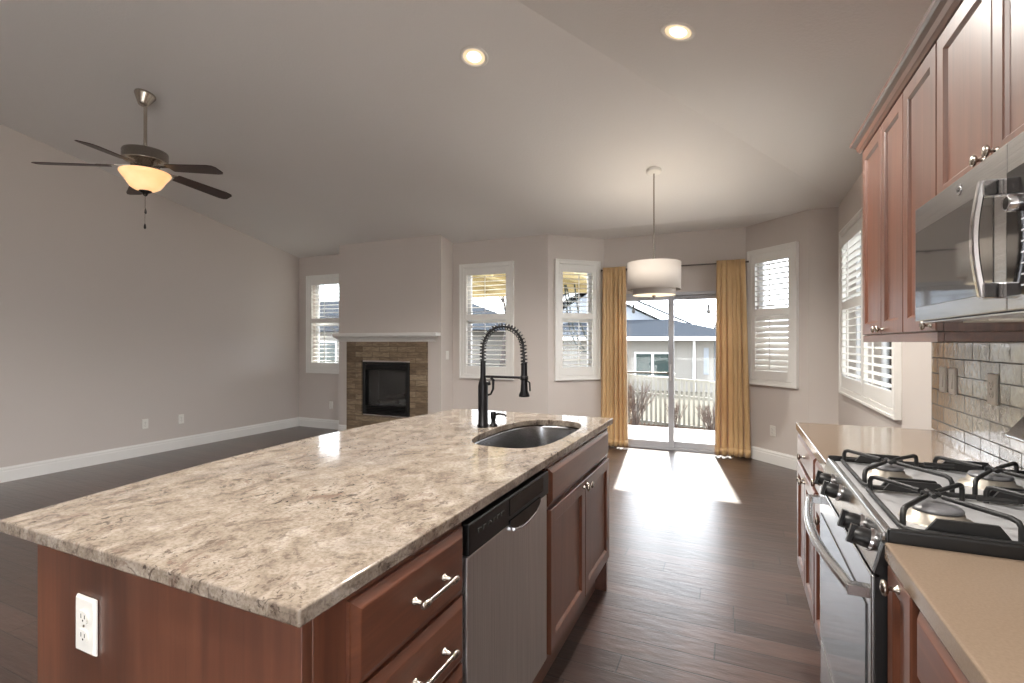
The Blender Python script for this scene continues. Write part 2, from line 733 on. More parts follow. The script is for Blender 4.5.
wall('wall_right', (XR, YB), (XR, 3.05), 0, 2.75, [(YB - 5.53, YB - 4.72, WZ0, WZ1), (YB - 4.64, YB - 3.83, WZ0, WZ1)], side=1)
wall('wall_kitchen', (XK, 3.05), (XK, YF), 0, 2.72, [(4.0, 6.4, 0.1, 2.5)], t=0.2, side=1)  # unseen opening added to let side daylight into the room
wall('wall_rear', (XR + .2, YF), (XL - .15, YF), 0, 3.96, [(0.4, 4.4, 0.1, 0.85)], side=1)  # low unseen opening added so ground-bounced light reaches the ceiling

# fireplace breast with the hole for the fire
FX0, FX1, FY = -5.26, -3.523, 5.55
HX0, HX1, HZ0, HZ1 = -4.80, -4.014, 0.33, 1.06
bb = B()
for x0, x1, z0, z1 in ((FX0, HX0, 0, 2.9), (HX1, FX1, 0, 2.9), (HX0, HX1, 0, HZ0), (HX0, HX1, HZ1, 2.9)):
    bb.box(x0, x1, FY, YB + .01, z0, z1)
struct(bb.build('wall_fireplace', 'wall'))


# baseboards
def baseboard(name, pts, h=0.142, t=0.016):
    """pts along the wall, room on the right-hand side of the run"""
    bb = B()
    prof = [(0, 0), (t, 0), (t, h * 0.70), (t * 0.75, h * 0.74), (t * 0.75, h * 0.86), (t * 0.35, h * 0.95), (t * 0.3, h), (0, h)]
    P = [Vector((p[0], p[1], 0)) for p in pts]
    loops = []
    for i, p in enumerate(P):
        d0 = (P[i] - P[i - 1]).normalized() if i else (P[1] - P[0]).normalized()
        d1 = (P[i + 1] - P[i]).normalized() if i < len(P) - 1 else d0
        n0, n1 = Vector((d0.y, -d0.x, 0)), Vector((d1.y, -d1.x, 0))
        m = (n0 + n1)
        m = m / max(0.2, m.dot(n0))
        loops.append([p + m * a + Vector((0, 0, z)) for a, z in prof])
    bb.loops(loops)
    return struct(bb.build(name, 'trim'))


baseboard('baseboard_left', [(XL, YF), (XL, YB), (FX0, YB)])
baseboard('baseboard_fireplace_left', [(FX0, FY), (-5.10, FY)])
baseboard('baseboard_back', [(-3.715, FY), (FX1, FY), (FX1, YB), BAY[0], BAY[1], (SL0, YS)])
baseboard('baseboard_right', [(SL1, YS), BAY[2], BAY[3], (XR, YB), (XR, 3.05)])


# ------------------------------------------------------------------ windows and shutters
def window(n, mid, rz, w_, z0=WZ0, z1=WZ1):
    """sash window set in the wall opening; local x along the wall, -y to the room"""
    r = bpy.data.objects.new('window_%d' % n, None)
    C.objects.link(r)
    r.location = (mid[0], mid[1], z0)
    r.rotation_euler = (0, 0, rz)
    r['kind'] = 'structure'
    Mx = Matrix.Translation((mid[0], mid[1], z0)) @ Matrix.Rotation(rz, 4, 'Z')
    WORLD[r.name] = Mx
    h, k = z1 - z0, w_ / 2
    fr = B()
    f = 0.045
    y0, y1 = 0.085, 0.13
    fr.box(-k, -k + f, y0, y1, 0, h).box(k - f, k, y0, y1, 0, h).box(-k + f, k - f, y0, y1, 0, f).box(-k + f, k - f, y0, y1, h - f, h)
    fr.box(-k + f, k - f, y0 - .01, y1, h * 0.5 - .025, h * 0.5 + .025)
    fr.xform(Mx).build('window_frame', 'vinyl', r)
    for a, b in ((f, h * .5 - .025), (h * .5 + .025, h - f)):
        g = B()
        g.box(-k + f, k - f, 0.106, 0.110, a, b)
        g.xform(Mx).build('pane', 'glass', r)


def shutter(mid, rz, w_, label, panels=1, tilt_low=8, tilt_up=4, cas=0.05):
    """plantation shutter in an outer casing on the room side of a window (local -y to the room)"""
    z0, z1 = 0.86, 2.37
    t = thing('window_shutter', label, 'shutter', (mid[0], mid[1], z0), rz, 'plantation shutters')
    Mx = WORLD[t.name]
    h, k = z1 - z0, w_ / 2

    def P(name, b_, mat='shutter', bevel=0.002, parent=t):
        return b_.xform(Mx).build(name, mat, parent, bevel, 1)
    c = B()
    for a, b2, d0, d1 in ((-k, -k + cas, 0, h), (k - cas, k, 0, h), (-k + cas, k - cas, 0, cas), (-k + cas, k - cas, h - cas, h)):
        c.box(a, b2, -0.032, -0.001, d0, d1)
    for a, b2, d0, d1 in ((-k - .008, -k + .012, -.008, h + .008), (k - .012, k + .008, -.008, h + .008), (-k + .012, k - .012, -.008, .012), (-k + .012, k - .012, h - .012, h + .008)):
        c.box(a, b2, -0.040, -0.001, d0, d1)
    P('casing', c)
    iw = (w_ - 2 * cas) / panels
    st, top, bot, mid_r = 0.048, 0.095, 0.105, 0.075
    for q in range(panels):
        a0 = -k + cas + q * iw + .002
        a1 = a0 + iw - .004
        p = B()
        y0, y1 = -0.028, 0.0
        zb, zt = cas + .002, h - cas - .002
        zm = 0.535 * h
        p.box(a0, a0 + st, y0, y1, zb, zt).box(a1 - st, a1, y0, y1, zb, zt)
        p.box(a0 + st, a1 - st, y0, y1, zb, zb + bot).box(a0 + st, a1 - st, y0, y1, zt - top, zt)
        p.box(a0 + st, a1 - st, y0, y1, zm - mid_r / 2, zm + mid_r / 2)
        fr = P('panel_frame', p)
        for (u0, u1, tl) in ((zb + bot, zm - mid_r / 2, tilt_low), (zm + mid_r / 2, zt - top, tilt_up)):
            lv = B()
            n = max(1, round((u1 - u0) / 0.060))
            pitch = (u1 - u0) / n
            for i in range(n):
                zc = u0 + (i + .5) * pitch
                ca, sa = math.cos(R(tl)), math.sin(R(tl))
                prof = []
                for s in range(10):
                    ang = 2 * PI * s / 10
                    yy, zz = 0.031 * math.cos(ang), 0.0048 * math.sin(ang)
                    prof.append((yy * ca - zz * sa, yy * sa + zz * ca))
                lv.loops([[(xx, -0.012 + yy, zc + zz) for yy, zz in prof] for xx in (a0 + st + .002, a1 - st - .002)])
            P('louvers', lv, bevel=0, parent=fr)
            rod = B()
            xm = (a0 + a1) / 2
            rod.box(xm - .005, xm + .005, -0.054, -0.045, u0 + .02, u1 - .02)
            P('tilt_rod', rod, parent=fr)
        for hz in (zb + .12, zt - .12):
            hg = B()
            hg.cyl((a0 - .002, -0.034, hz - .03), (a0 - .002, -0.034, hz + .03), 0.005, n=8)
            P('hinge', hg, bevel=0, parent=fr)
    return t


d45 = 0.5 ** 0.5
bl = (BAY[0][0] + d45 * 0.41, BAY[0][1] + d45 * 0.41)
brr = (BAY[2][0] + d45 * 0.37, BAY[2][1] - d45 * 0.37)
window(1, (-5.79, YB), 0, 0.64)
window(2, (-3.01, YB), 0, 0.66)
window(3, bl, R(45), 0.52)
window(4, brr, R(-45), 0.52)
window(5, (XR, 5.125), R(-90), 0.81)
window(6, (XR, 4.235), R(-90), 0.81)
shutter((-5.79, YB), 0, 0.78, 'white shutter on the back wall left of the fireplace')
shutter((-3.007, YB), 0, 0.78, 'white shutter on the grey back wall behind the black faucet')
shutter(bl, R(45), 0.63, 'narrow white shutter on the angled wall left of the left gold curtain')
shutter(brr, R(-45), 0.63, 'narrow white shutter with closed lower slats right of the right gold curtain', tilt_low=68, tilt_up=-8)
shutter((XR, 4.68), R(-90), 1.82, 'wide two-panel white shutter on the right wall partly behind the wall cabinets', panels=2)

# sliding glass door
r = bpy.data.objects.new('door_1', None)
C.objects.link(r)
r.location = ((SL0 + SL1) / 2, YS, 0)
r['kind'] = 'structure'
WORLD[r.name] = Matrix.Translation(r.location)
bb = B()
f = 0.04
bb.box(SL0, SL0 + f, YS - .012, YS + .12, 0, SLZ).box(SL1 - f, SL1, YS - .012, YS + .12, 0, SLZ)
bb.box(SL0 + f, SL1 - f, YS - .012, YS + .12, SLZ - f, SLZ).box(SL0 + f, SL1 - f, YS - .012, YS + .12, 0, 0.03)
bb.build('door_frame', 'vinyl_grey', r, 0.003)
xm = (SL0 + SL1) / 2


def sash(x0, x1, y, nm):
    b1 = B()
    s = 0.06
    b1.box(x0, x0 + s, y, y + .04, 0.031, SLZ - f - .002).box(x1 - s, x1, y, y + .04, 0.031, SLZ - f - .002)
    b1.box(x0 + s, x1 - s, y, y + .04, SLZ - f - .05, SLZ - f - .002).box(x0 + s, x1 - s, y, y + .04, 0.031, 0.10)
    o = b1.build(nm, 'vinyl_grey', r, 0.003)
    g = B()
    g.box(x0 + s, x1 - s, y + .018, y + .022, 0.10, SLZ - f - .05)
    g.build('pane', 'glass', o)
    return o


sash(SL0 + f, xm + .035, YS + .005, 'sliding_panel')
sash(xm - .035, SL1 - f, YS + .055, 'fixed_panel')
bb = B()
bb.cyl((SL0 + f + .05, YS - .008, 0.95), (xm - .03, YS - .008, 0.95), 0.012, n=10)
bb.box(xm - .045, xm - .025, YS - .022, YS + .006, 0.935, 0.965)
o = bb.build('security_bar', 'rod', r)
bb = B()
bb.box(xm - .012, xm + .008, YS - .03, YS + .005, 0.86, 1.06)
bb.build('door_handle', 'vinyl', r, 0.004)


# ------------------------------------------------------------------ outlets and switches
def wall_plate(pos, rz, label, kind='outlet', gang=1, name=None):
    """local -y to the room, plate centred on pos"""
    nm = name or ('power_outlet' if kind == 'outlet' else 'light_switch')
    t = thing(nm, label, 'outlet' if kind == 'outlet' else 'switch', (pos[0], pos[1], pos[2]), rz, 'wall plates')
    Mx = WORLD[t.name]
    k = 0.0355
    b = B()
    b.loops([[(-k, -.0005, -.058), (k, -.0005, -.058), (k, -.0005, .058), (-k, -.0005, .058)],
             [(-k, -.003, -.058), (k, -.003, -.058), (k, -.003, .058), (-k, -.003, .058)],
             [(-k + .004, -.0075, -.054), (k - .004, -.0075, -.054), (k - .004, -.0075, .054), (-k + .004, -.0075, .054)]])
    b.xform(Mx).build('cover_plate', 'plastic', t)
    if kind == 'outlet':
        for s in (-1, 1):
            q = B()
            pts = []
            for i in range(20):
                a = 2 * PI * i / 20
                pts.append((0.0165 * math.cos(a), max(-.0125, min(.0125, 0.0165 * math.sin(a))) + s * .0195))
            q.loops([[(x, -.0072, z) for x, z in pts], [(x, -.0100, z) for x, z in pts]])
            so = q.xform(Mx).build('socket', 'plastic', t)
            h = B()
            h.box(-.0075, -.0055, -.0104, -.009, s * .0195 - .003, s * .0195 + .006)
            h.box(.0055, .0075, -.0104, -.009, s * .0195 - .003, s * .0195 + .005)
            h.lathe((0, 0, s * .0195 - .0075), [(0.0022, -.0104), (0.0022, -.009)], 10, 'y')
            h.xform(Mx).build('slots', 'slot', so)
        h = B()
        h.lathe((0, 0, 0), [(0.003, -.0088), (0.003, -.0072)], 10, 'y')
        h.xform(Mx).build('screw', 'nickel', t)
    else:
        q = B()
        q.hexa([(-.016, -.0072, -.033), (.016, -.0072, -.033), (.016, -.0072, .033), (-.016, -.0072, .033)],
               [(-.015, -.0135, -.032), (.015, -.0135, -.032), (.015, -.009, .032), (-.015, -.009, .032)])
        q.xform(Mx).build('rocker', 'plastic', t)
    return t


wall_plate((XL, 3.576, 0.368), R(90), 'white outlet low on the long left wall, the one nearer the island')
wall_plate((XL, 3.994, 0.368), R(90), 'white outlet low on the long left wall, the one nearer the corner')
wall_plate((-5.70, YB, 0.365), 0, 'white outlet low on the back wall between corner and fireplace')
wall_plate((BAY[2][0] + d45 * .37, BAY[2][1] - d45 * .37, 0.36), R(-45), 'white outlet under the shuttered window right of the gold curtain')
wall_plate((-1.243, 0.588, 0.738), 0, 'white outlet on the reddish wood end panel of the island')
wall_plate((FX1, 5.70, 1.16), R(90), 'white switch on the narrow side of the fireplace wall', 'switch')
wall_plate((0.862, 2.885, 1.16), R(-90), 'white switch on the tile backsplash nearest the window', 'switch')
wall_plate((0.862, 2.775, 1.16), R(-90), 'white switch on the tile backsplash, second from the window', 'switch')
wall_plate((0.862, 2.400, 1.158), R(-90), 'white outlet on the tile backsplash beside the range')

# ------------------------------------------------------------------ fireplace
bb = B()
for x0, x1, z0, z1 in ((-5.09, HX0 - .02, 0, 1.34), (HX1 + .02, -3.725, 0, 1.34), (HX0 - .02, HX1 + .02, 0, HZ0 - .02), (HX0 - .02, HX1 + .02, HZ1 + .02, 1.34)):
    bb.box(x0, x1, FY - .03, FY - .001, z0, z1)
o = bb.build('stone_surround', 'stone')
tag(o, 'tan stacked stone surround framing the black fireplace', 'fireplace surround')

t = thing('mantel_shelf', 'white wood mantel shelf above the stone fireplace surround', 'mantel', ((FX0 + FX1) / 2, FY, 1.345))
bb = B()
prof = [(0, 1.342), (-.025, 1.342), (-.03, 1.362), (-.05, 1.372), (-.06, 1.392), (-.085, 1.405), (-.09, 1.418), (0, 1.418)]
xa, xb = FX0 + .06, FX1 - .09
bb.loops([[(x + s * yo * -1.0, FY - .001 + yo, z) for yo, z in prof] for x, s in ((xa, -1), (xb, 1))])
bb.build('crown', 'trim', t)
bb = B()
bb.box(xa - .085, xb + .085, FY - .115, FY - .001, 1.418, 1.462)
bb.build('shelf_board', 'trim', t, 0.004)

t = thing('fireplace_insert', 'black gas fireplace with glass front set in tan stone', 'fireplace', ((HX0 + HX1) / 2, FY, HZ0))
y = FY - .035
bb = B()
bb.box(HX0, HX0 + .05, y, FY + .02, HZ0, HZ1).box(HX1 - .05, HX1, y, FY + .02, HZ0, HZ1)
bb.box(HX0 + .05, HX1 - .05, y, FY + .02, HZ1 - .035, HZ1).box(HX0 + .05, HX1 - .05, y, FY + .02, HZ0, HZ0 + .03)
bb.build('frame', 'black', t, 0.004)
for za, zb, nm in ((HZ1 - .115, HZ1 - .036, 'upper_grille'), (HZ0 + .031, HZ0 + .125, 'lower_grille')):
    bb = B()
    n = 4
    for i in range(n):
        q = za + (zb - za) * i / n
        bb.hexa([(HX0 + .05, y + .004, q + .002), (HX1 - .05, y + .004, q + .002), (HX1 - .05, y + .03, q + .008), (HX0 + .05, y + .03, q + .008)],
                [(HX0 + .05, y + .004, q + .014), (HX1 - .05, y + .004, q + .014), (HX1 - .05, y + .03, q + .020), (HX0 + .05, y + .03, q + .020)])
    bb.build(nm, 'black', t)
bb = B()
bb.box(HX0 + .05, HX1 - .05, FY + .0, FY + .006, HZ0 + .125, HZ1 - .115)
bb.build('glass_front', 'glass', t)
bb = B()
x0, x1, y0, y1, z0, z1 = HX0 + .03, HX1 - .03, FY + .021, YB - .02, HZ0 + .02, HZ1 - .02
bb.box(x0, x1, y1 - .01, y1, z0, z1).box(x0, x0 + .01, y0, y1 - .01, z0, z1).box(x1 - .01, x1, y0, y1 - .01, z0, z1)
bb.box(x0 + .01, x1 - .01, y0, y1 - .01, z0, z0 + .01).box(x0 + .01, x1 - .01, y0, y1 - .01, z1 - .01, z1)
bb.build('firebox', 'black', t)
M['log'] = wood('ceramic_log', (30, 27, 25), (52, 47, 43), (74, 68, 62), 0, 0.9, 1.0, 0.0)
for i, (a, b_, rr) in enumerate((((-4.68, 5.74, .50), (-4.12, 5.72, .50), .04), ((-4.6, 5.68, .48), (-4.3, 5.66, .50), .035), ((-4.52, 5.71, .56), (-4.2, 5.70, .60), .032))):
    bb = B()
    a, b_ = Vector(a), Vector(b_)
    bb.tube([a + (b_ - a) * k / 6 + Vector((0, 0, random.uniform(-.006, .006))) for k in range(7)], [rr * random.uniform(.85, 1.1) for _ in range(7)], 10)
    bb.build('log', 'log', t)

# ------------------------------------------------------------------ ceiling lights
def can_light(x, y, z, nrm, label, seen=True):
    t = thing('recessed_light', label, 'ceiling light', (x, y, z), 0, 'recessed ceiling lights')
    q = Vector((0, 0, -1)).rotation_difference(Vector(nrm)).to_matrix().to_4x4()
    Mx = Matrix.Translation((x, y, z)) @ q
    b = B()
    b.lathe((0, 0, 0), [(0.098, 0.001), (0.098, -.004), (0.090, -.008), (0.078, -.006), (0.074, 0.0)], 40, cap0=True, cap1=False)
    b.xform(Mx).build('trim_ring', 'plastic', t)
    b = B()
    b.lathe((0, 0, 0), [(0.074, -.002), (0.048, -.0012)], 40, cap0=False, cap1=False)
    b.xform(Mx).build('reflector', 'lamp_can_ring', t)
    b = B()
    b.lathe((0, 0, 0), [(0.048, -.0012), (0.042, -.008), (0.026, -.012), (0.001, -.013)], 32, cap0=False, cap1=True)
    b.xform(Mx).build('lens', 'lamp_can', t)
    d = bpy.data.lights.new('recessed_lamp', 'SPOT')
    d.energy = CAN_POWER
    d.spot_size = R(150)
    d.spot_blend = 0.6
    d.shadow_soft_size = 0.05
    d.color = (1.0, 0.95, 0.88)
    o = bpy.data.objects.new('recessed_lamp', d)
    C.objects.link(o)
    o.parent = t
    o.location = Vector(nrm) * 0.075
    return t


nA = Vector((0, -SA, -1)).normalized()
nB = Vector((-SB_, 0, -1)).normalized()
can_light(-1.626, 2.975, ZB + SA * (YB - 2.975), nA, 'lit recessed ceiling light left of the pendant, farther from the cabinets')
can_light(-0.30, 2.925, ZB + SB_ * (XH + .30), nB, 'lit recessed ceiling light right of the pendant, nearer the wall cabinets')

for cx_, cy_ in ((-1.63, 0.30), (-0.55, 0.05)):  # extra lamps added out of view to brighten the kitchen
    zc_ = min(ZB + SA * (YB - cy_), ZB + SB_ * (XH - cx_))
    can_light(cx_, cy_, zc_, nB if cx_ > -1 else nA, 'added recessed fill light overhead, out of view')

# ceiling fan
FCX, FCY = -4.43, 2.49
zc = ZB + SA * (YB - FCY)
t = thing('ceiling_fan', 'brushed nickel ceiling fan with dark wood blades and lit bowl', 'ceiling fan', (FCX, FCY, 2.55))
q = Vector((0, 0, -1)).rotation_difference(nA).to_matrix().to_4x4()
bb = B()
bb.lathe((0, 0, 0), [(0.074, 0.0), (0.076, -.012), (0.072, -.020), (0.040, -.085), (0.032, -.098), (0.012, -.10)], 28)
bb.xform(Matrix.Translation((FCX, FCY, zc)) @ q)
bb.build('canopy', 'nickel', t)
bb = B()
bb.cyl((FCX, FCY, zc - .09), (FCX, FCY, 2.90), 0.0125, n=14)
bb.build('downrod', 'nickel', t)
bb = B()
bb.lathe((FCX, FCY, 0), [(0.02, 2.935), (0.035, 2.93), (0.04, 2.905), (0.14, 2.902), (0.155, 2.898), (0.160, 2.888), (0.160, 2.888), (0.160, 2.822), (0.160, 2.822), (0.150, 2.812), (0.10, 2.80), (0.10, 2.775), (0.06, 2.765), (0.06, 2.73)], 36)
bb.build('motor_housing', 'nickel', t)
BANG = [229, 301, 13, 85, 157]
for a in BANG:
    rot = Matrix.Translation((FCX, FCY, 0)) @ Matrix.Rotation(R(a), 4, 'Z')
    droop = Matrix.Translation((0.14, 0, 2.755)) @ Matrix.Rotation(R(6), 4, 'Y') @ Matrix.Rotation(R(-11), 4, 'X')
    bb = B()
    out = [(0.09, -.052), (0.10, -.056), (0.50, -.070), (0.545, -.062), (0.565, -.04), (0.565, .04), (0.545, .062), (0.50, .070), (0.10, .056), (0.09, .052)]
    bb.hexa([(x, y, 0.0) for x, y in out], [(x, y, 0.006) for x, y in out])
    bl_ = bb.xform(rot @ droop).build('blade', 'blade', t, 0.001, 1)
    bb = B()
    bb.hexa([(-.05, -.018, .008), (.06, -.014, .0075), (.17, -.045, .0065), (.20, 0, .0065), (.17, .045, .0065), (.06, .014, .0075), (-.05, .018, .008)],
            [(-.05, -.018, .014), (.06, -.014, .014), (.17, -.045, .011), (.20, 0, .011), (.17, .045, .011), (.06, .014, .014), (-.05, .018, .014)])
    bb.xform(rot @ droop).build('blade_iron', 'nickel', bl_)
bb = B()
bb.lathe((FCX, FCY, 0), [(0.06, 2.745), (0.155, 2.735), (0.172, 2.728), (0.172, 2.722), (0.06, 2.728)], 40)
bb.build('bowl_fitter', 'nickel', t)
bb = B()
bb.lathe((FCX, FCY, 0), [(0.176, 2.726), (0.180, 2.716), (0.164, 2.690), (0.140, 2.660), (0.124, 2.630), (0.104, 2.602), (0.072, 2.582), (0.03, 2.574)], 44)
bowl = bb.build('light_bowl', 'bowl', t)
bb = B()
bb.lathe((FCX, FCY, 0), [(0.045, 2.574), (0.045, 2.566), (0.022, 2.556), (0.012, 2.535), (0.004, 2.53)], 18)
bb.build('finial', 'bronze', t)
for dx, dy, zl in ((0.012, -.01, 2.27), (-.012, 0.008, 2.40)):
    bb = B()
    bb.cyl((FCX + dx, FCY + dy, 2.56), (FCX + dx, FCY + dy, zl + .03), 0.0018, n=6)
    pc = bb.build('pull_chain', 'nickel', t)
    bb = B()
    bb.lathe((FCX + dx, FCY + dy, zl - .01), [(0.002, .045), (0.007, .03), (0.009, .01), (0.005, 0)], 12)
    bb.build('pull_knob', 'bronze', pc)
# drum pendant
PX, PY = -0.695, 4.71
zp = ZB + SA * (YB - PY)
t = thing('pendant_light', 'pale linen double drum pendant light hanging before the sliding door', 'pendant light', (PX, PY, 1.74))
bb = B()
bb.lathe((0, 0, 0), [(0.066, 0.0), (0.066, -.018), (0.05, -.028), (0.012, -.032)], 28)
bb.xform(Matrix.Translation((PX, PY, zp)) @ q)
bb.build('canopy', 'plastic', t)
bb = B()
bb.cyl((PX, PY, zp - .02), (PX, PY, 1.95), 0.0065, n=10)
bb.build('stem', 'nickel', t)
bb = B()
bb.lathe((PX, PY, 0), [(0.236, 1.815), (0.238, 1.815), (0.238, 2.062), (0.236, 2.062)], 56, cap0=False, cap1=False)
bb.loops([[(PX + rr * math.cos(2 * PI * k / 56), PY + rr * math.sin(2 * PI * k / 56), z) for k in range(56)] for rr, z in ((0.236, 2.062), (0.232, 2.062), (0.232, 1.815), (0.236, 1.815))], True, False, False)
bb.build('outer_shade', 'shade', t)
bb = B()
bb.lathe((PX, PY, 0), [(0.190, 1.99), (0.190, 1.765)], 56, cap0=False, cap1=False)
bb.build('inner_shade', 'shade', t, solid=0.003)
bb = B()
bb.lathe((PX, PY, 0), [(0.188, 1.770), (0.188, 1.766)], 56)
bb.build('diffuser_disc', 'diffuser', t)
bb = B()
bb.lathe((PX, PY, 0), [(0.012, 1.766), (0.02, 1.758), (0.012, 1.745), (0.003, 1.738)], 16)
bb.build('finial', 'nickel', t)
bb = B()
for k in range(3):
    a = 2 * PI * k / 3
    bb.cyl((PX, PY, 1.985), (PX + .234 * math.cos(a), PY + .234 * math.sin(a), 2.05), 0.003, n=6)
bb.build('shade_spider', 'nickel', t)
d = bpy.data.lights.new('pendant_lamp', 'POINT')
d.energy = 9
d.color = (1.0, 0.93, 0.82)
d.shadow_soft_size = 0.04
o = bpy.data.objects.new('pendant_lamp', d)
C.objects.link(o)
o.parent = t
o.location = (0, 0, 0.19)

# ------------------------------------------------------------------ curtains
t = thing('curtain_rod', 'thin dark curtain rod across the top of the sliding door', 'curtain rod', ((SL0 + SL1) / 2, 6.358, 2.262))
bb = B()
bb.cyl((-1.605, 6.358, 2.262), (0.118, 6.358, 2.262), 0.009, n=12)
bb.build('rod', 'rod', t)
for s, x in ((-1, -1.605), (1, 0.118)):
    bb = B()
    bb.lathe((x, 6.358, 2.262), [(0.005, -.012), (0.014, -.006), (0.016, 0), (0.014, .006), (0.005, .012)], 14, 'x')
    bb.build('finial', 'rod', t)
for x in (-1.30, -0.745, -0.20):
    bb = B()
    bb.tube([(x, 6.418, 2.262), (x, 6.364, 2.262), (x, 6.358, 2.251)], 0.005, 8)
    bb.lathe((x, 6.419, 2.262), [(0.018, 0), (0.018, -.005)], 14, 'y')
    bb.build('bracket', 'rod', t)


def curtain(x0, x1, xb0, xb1, label, seed):
    rnd = random.Random(seed)
    t = thing('curtain', label, 'curtain', ((x0 + x1) / 2, 6.33, 0.02), 0, 'gold curtains')
    n, m = 150, 26
    ph = [rnd.uniform(0, 6.28) for _ in range(4)]
    nf = 6.0
    rows = []
    for j in range(m):
        v = j / (m - 1)
        z = 0.02 + (2.285 - 0.02) * v
        row = []
        top = max(0.0, (v - 0.9) / 0.1)
        for i in range(n):
            u = i / (n - 1)
            xa_ = xb0 + (x0 - xb0) * v
            xc_ = xb1 + (x1 - xb1) * v
            wob = 0.35 * math.sin(2.2 * (1 - v) + 5 * u + ph[0]) * (1 - v)
            ang = 2 * PI * nf * u + wob + 0.9 * math.sin(3.1 * u * PI + ph[1])
            amp = (0.040 + 0.014 * math.sin(7 * u + ph[2])) * (1 - 0.55 * top) * (0.85 + 0.3 * (1 - v))
            y = 6.290 + amp * math.sin(ang) + 0.008 * math.sin(2 * ang + ph[3])
            x = xa_ + (xc_ - xa_) * u + 0.012 * math.cos(ang)
            y = min(y, 6.345)
            row.append((x, y, z))
        rows.append(row)
    b = B()
    b.loops(rows, False, False, False, True)
    b.build('panel', 'curtain', t, solid=0.003)
    hm = B()
    hm.loops([[(p[0], p[1] - .004, 0.022 + k * .0) for p in rows[0]], [(p[0], p[1] - .004, 0.11) for p in rows[1]]], False, False, False, True)
    hm.build('hem', 'curtain', t, solid=0.004)
    return t


curtain(-1.575, -1.285, -1.60, -1.255, 'gold curtain at the left edge of the sliding door', 3)
curtain(-0.225, 0.075, -0.245, 0.135, 'gold curtain at the right edge of the sliding door', 8)

# ------------------------------------------------------------------ kitchen island
TZ, TB = 0.914, 0.884
IX = -0.62
# granite top with a bowed seating side and a sink cut-out
sx0, sx1, sy0, sy1 = -1.055, -0.690, 1.785, 2.525


def sink_loop(off=0.0, n=56, e=3.2):
    cx, cy = (sx0 + sx1) / 2, (sy0 + sy1) / 2
    a, b_ = (sx1 - sx0) / 2 + off, (sy1 - sy0) / 2 + off
    out = []
    for k in range(n):
        th = 2 * PI * k / n
        c, s = math.cos(th), math.sin(th)
        x = a * math.copysign(abs(c) ** (2 / e), c)
        y = b_ * math.copysign(abs(s) ** (2 / e), s)
        if x < 0:
            x *= 1.0 + 0.10 * max(0.0, 1 - (y / b_) ** 2)
        out.append((cx + x, cy + y))
    return out


bb = B()
outer = [(IX, 0.57), (IX, 2.725), (-1.60, 2.725)]
nb = 28
for k in range(1, nb):
    s = 1 - k / nb
    outer.append((-1.578 - 0.022 * s - 0.115 * math.sin(PI * s), 0.57 + 2.155 * s))
outer.append((-1.578, 0.57))
hole = sink_loop()
vo = [bb.bm.verts.new((x, y, TZ)) for x, y in outer]
vh = [bb.bm.verts.new((x, y, TZ)) for x, y in hole]
es = [bb.bm.edges.new((l[i], l[(i + 1) % len(l)])) for l in (vo, vh) for i in range(len(l))]
bmesh.ops.triangle_fill(bb.bm, use_beauty=True, edges=es)
res = bmesh.ops.extrude_face_region(bb.bm, geom=list(bb.bm.faces))
for v in res['geom']:
    if isinstance(v, bmesh.types.BMVert):
        v.co.z = TB
o = bb.build('granite_countertop', 'granite', None, 0.004, 3)
tag(o, 'cream speckled granite countertop on the kitchen island', 'countertop')

# undermount sink
t = thing('kitchen_sink', 'stainless undermount sink sunk in the island countertop', 'sink', ((sx0 + sx1) / 2, (sy0 + sy1) / 2, 0.66))
bb = B()
lv = []
for off, z in ((0.030, 0.8835), (0.006, 0.8835), (0.004, 0.872), (-0.006, 0.78), (-0.012, 0.71), (-0.025, 0.686), (-0.05, 0.676), (-0.12, 0.672)):
    lv.append([(x, y, z) for x, y in sink_loop(off)])
bb.loops(lv, True, False, True, True)
bb.build('basin', 'steel_sink', t)
bb = B()
bb.lathe(((sx0 + sx1) / 2 - .05, (sy0 + sy1) / 2, 0), [(0.055, 0.6722), (0.055, 0.676), (0.042, 0.676), (0.036, 0.670), (0.005, 0.670)], 24)
bb.build('drain', 'chrome', t)

# faucet
fx, fy = -1.139, 2.176
t = thing('kitchen_faucet', 'dark bronze spring-neck faucet standing behind the island sink', 'faucet', (fx, fy, TZ))
bb = B()
bb.lathe((fx, fy, 0), [(0.029, TZ + .0005), (0.029, TZ + .012), (0.0245, TZ + .016), (0.0245, 1.115), (0.022, 1.13), (0.016, 1.15), (0.0135, 1.165), (0.0135, 1.235), (0.011, 1.24)], 28)
bb.build('column', 'bronze', t)
path = []
cz, rad = 1.300, 0.108
xs = fx + rad
for k in range(6):
    path.append(Vector((fx, fy, 1.235 + k * (cz - 1.235) / 6)))
for k in range(41):
    a = PI - PI * k / 40
    path.append(Vector((xs + rad * math.cos(a), fy, cz + rad * math.sin(a))))
xe = xs + rad
for k in range(1, 5):
    path.append(Vector((xe + .004 * k / 4, fy, cz - .075 * k / 4)))
bb = B()
bb.tube(path, 0.0058, 10)
bb.build('hose', 'black', t)
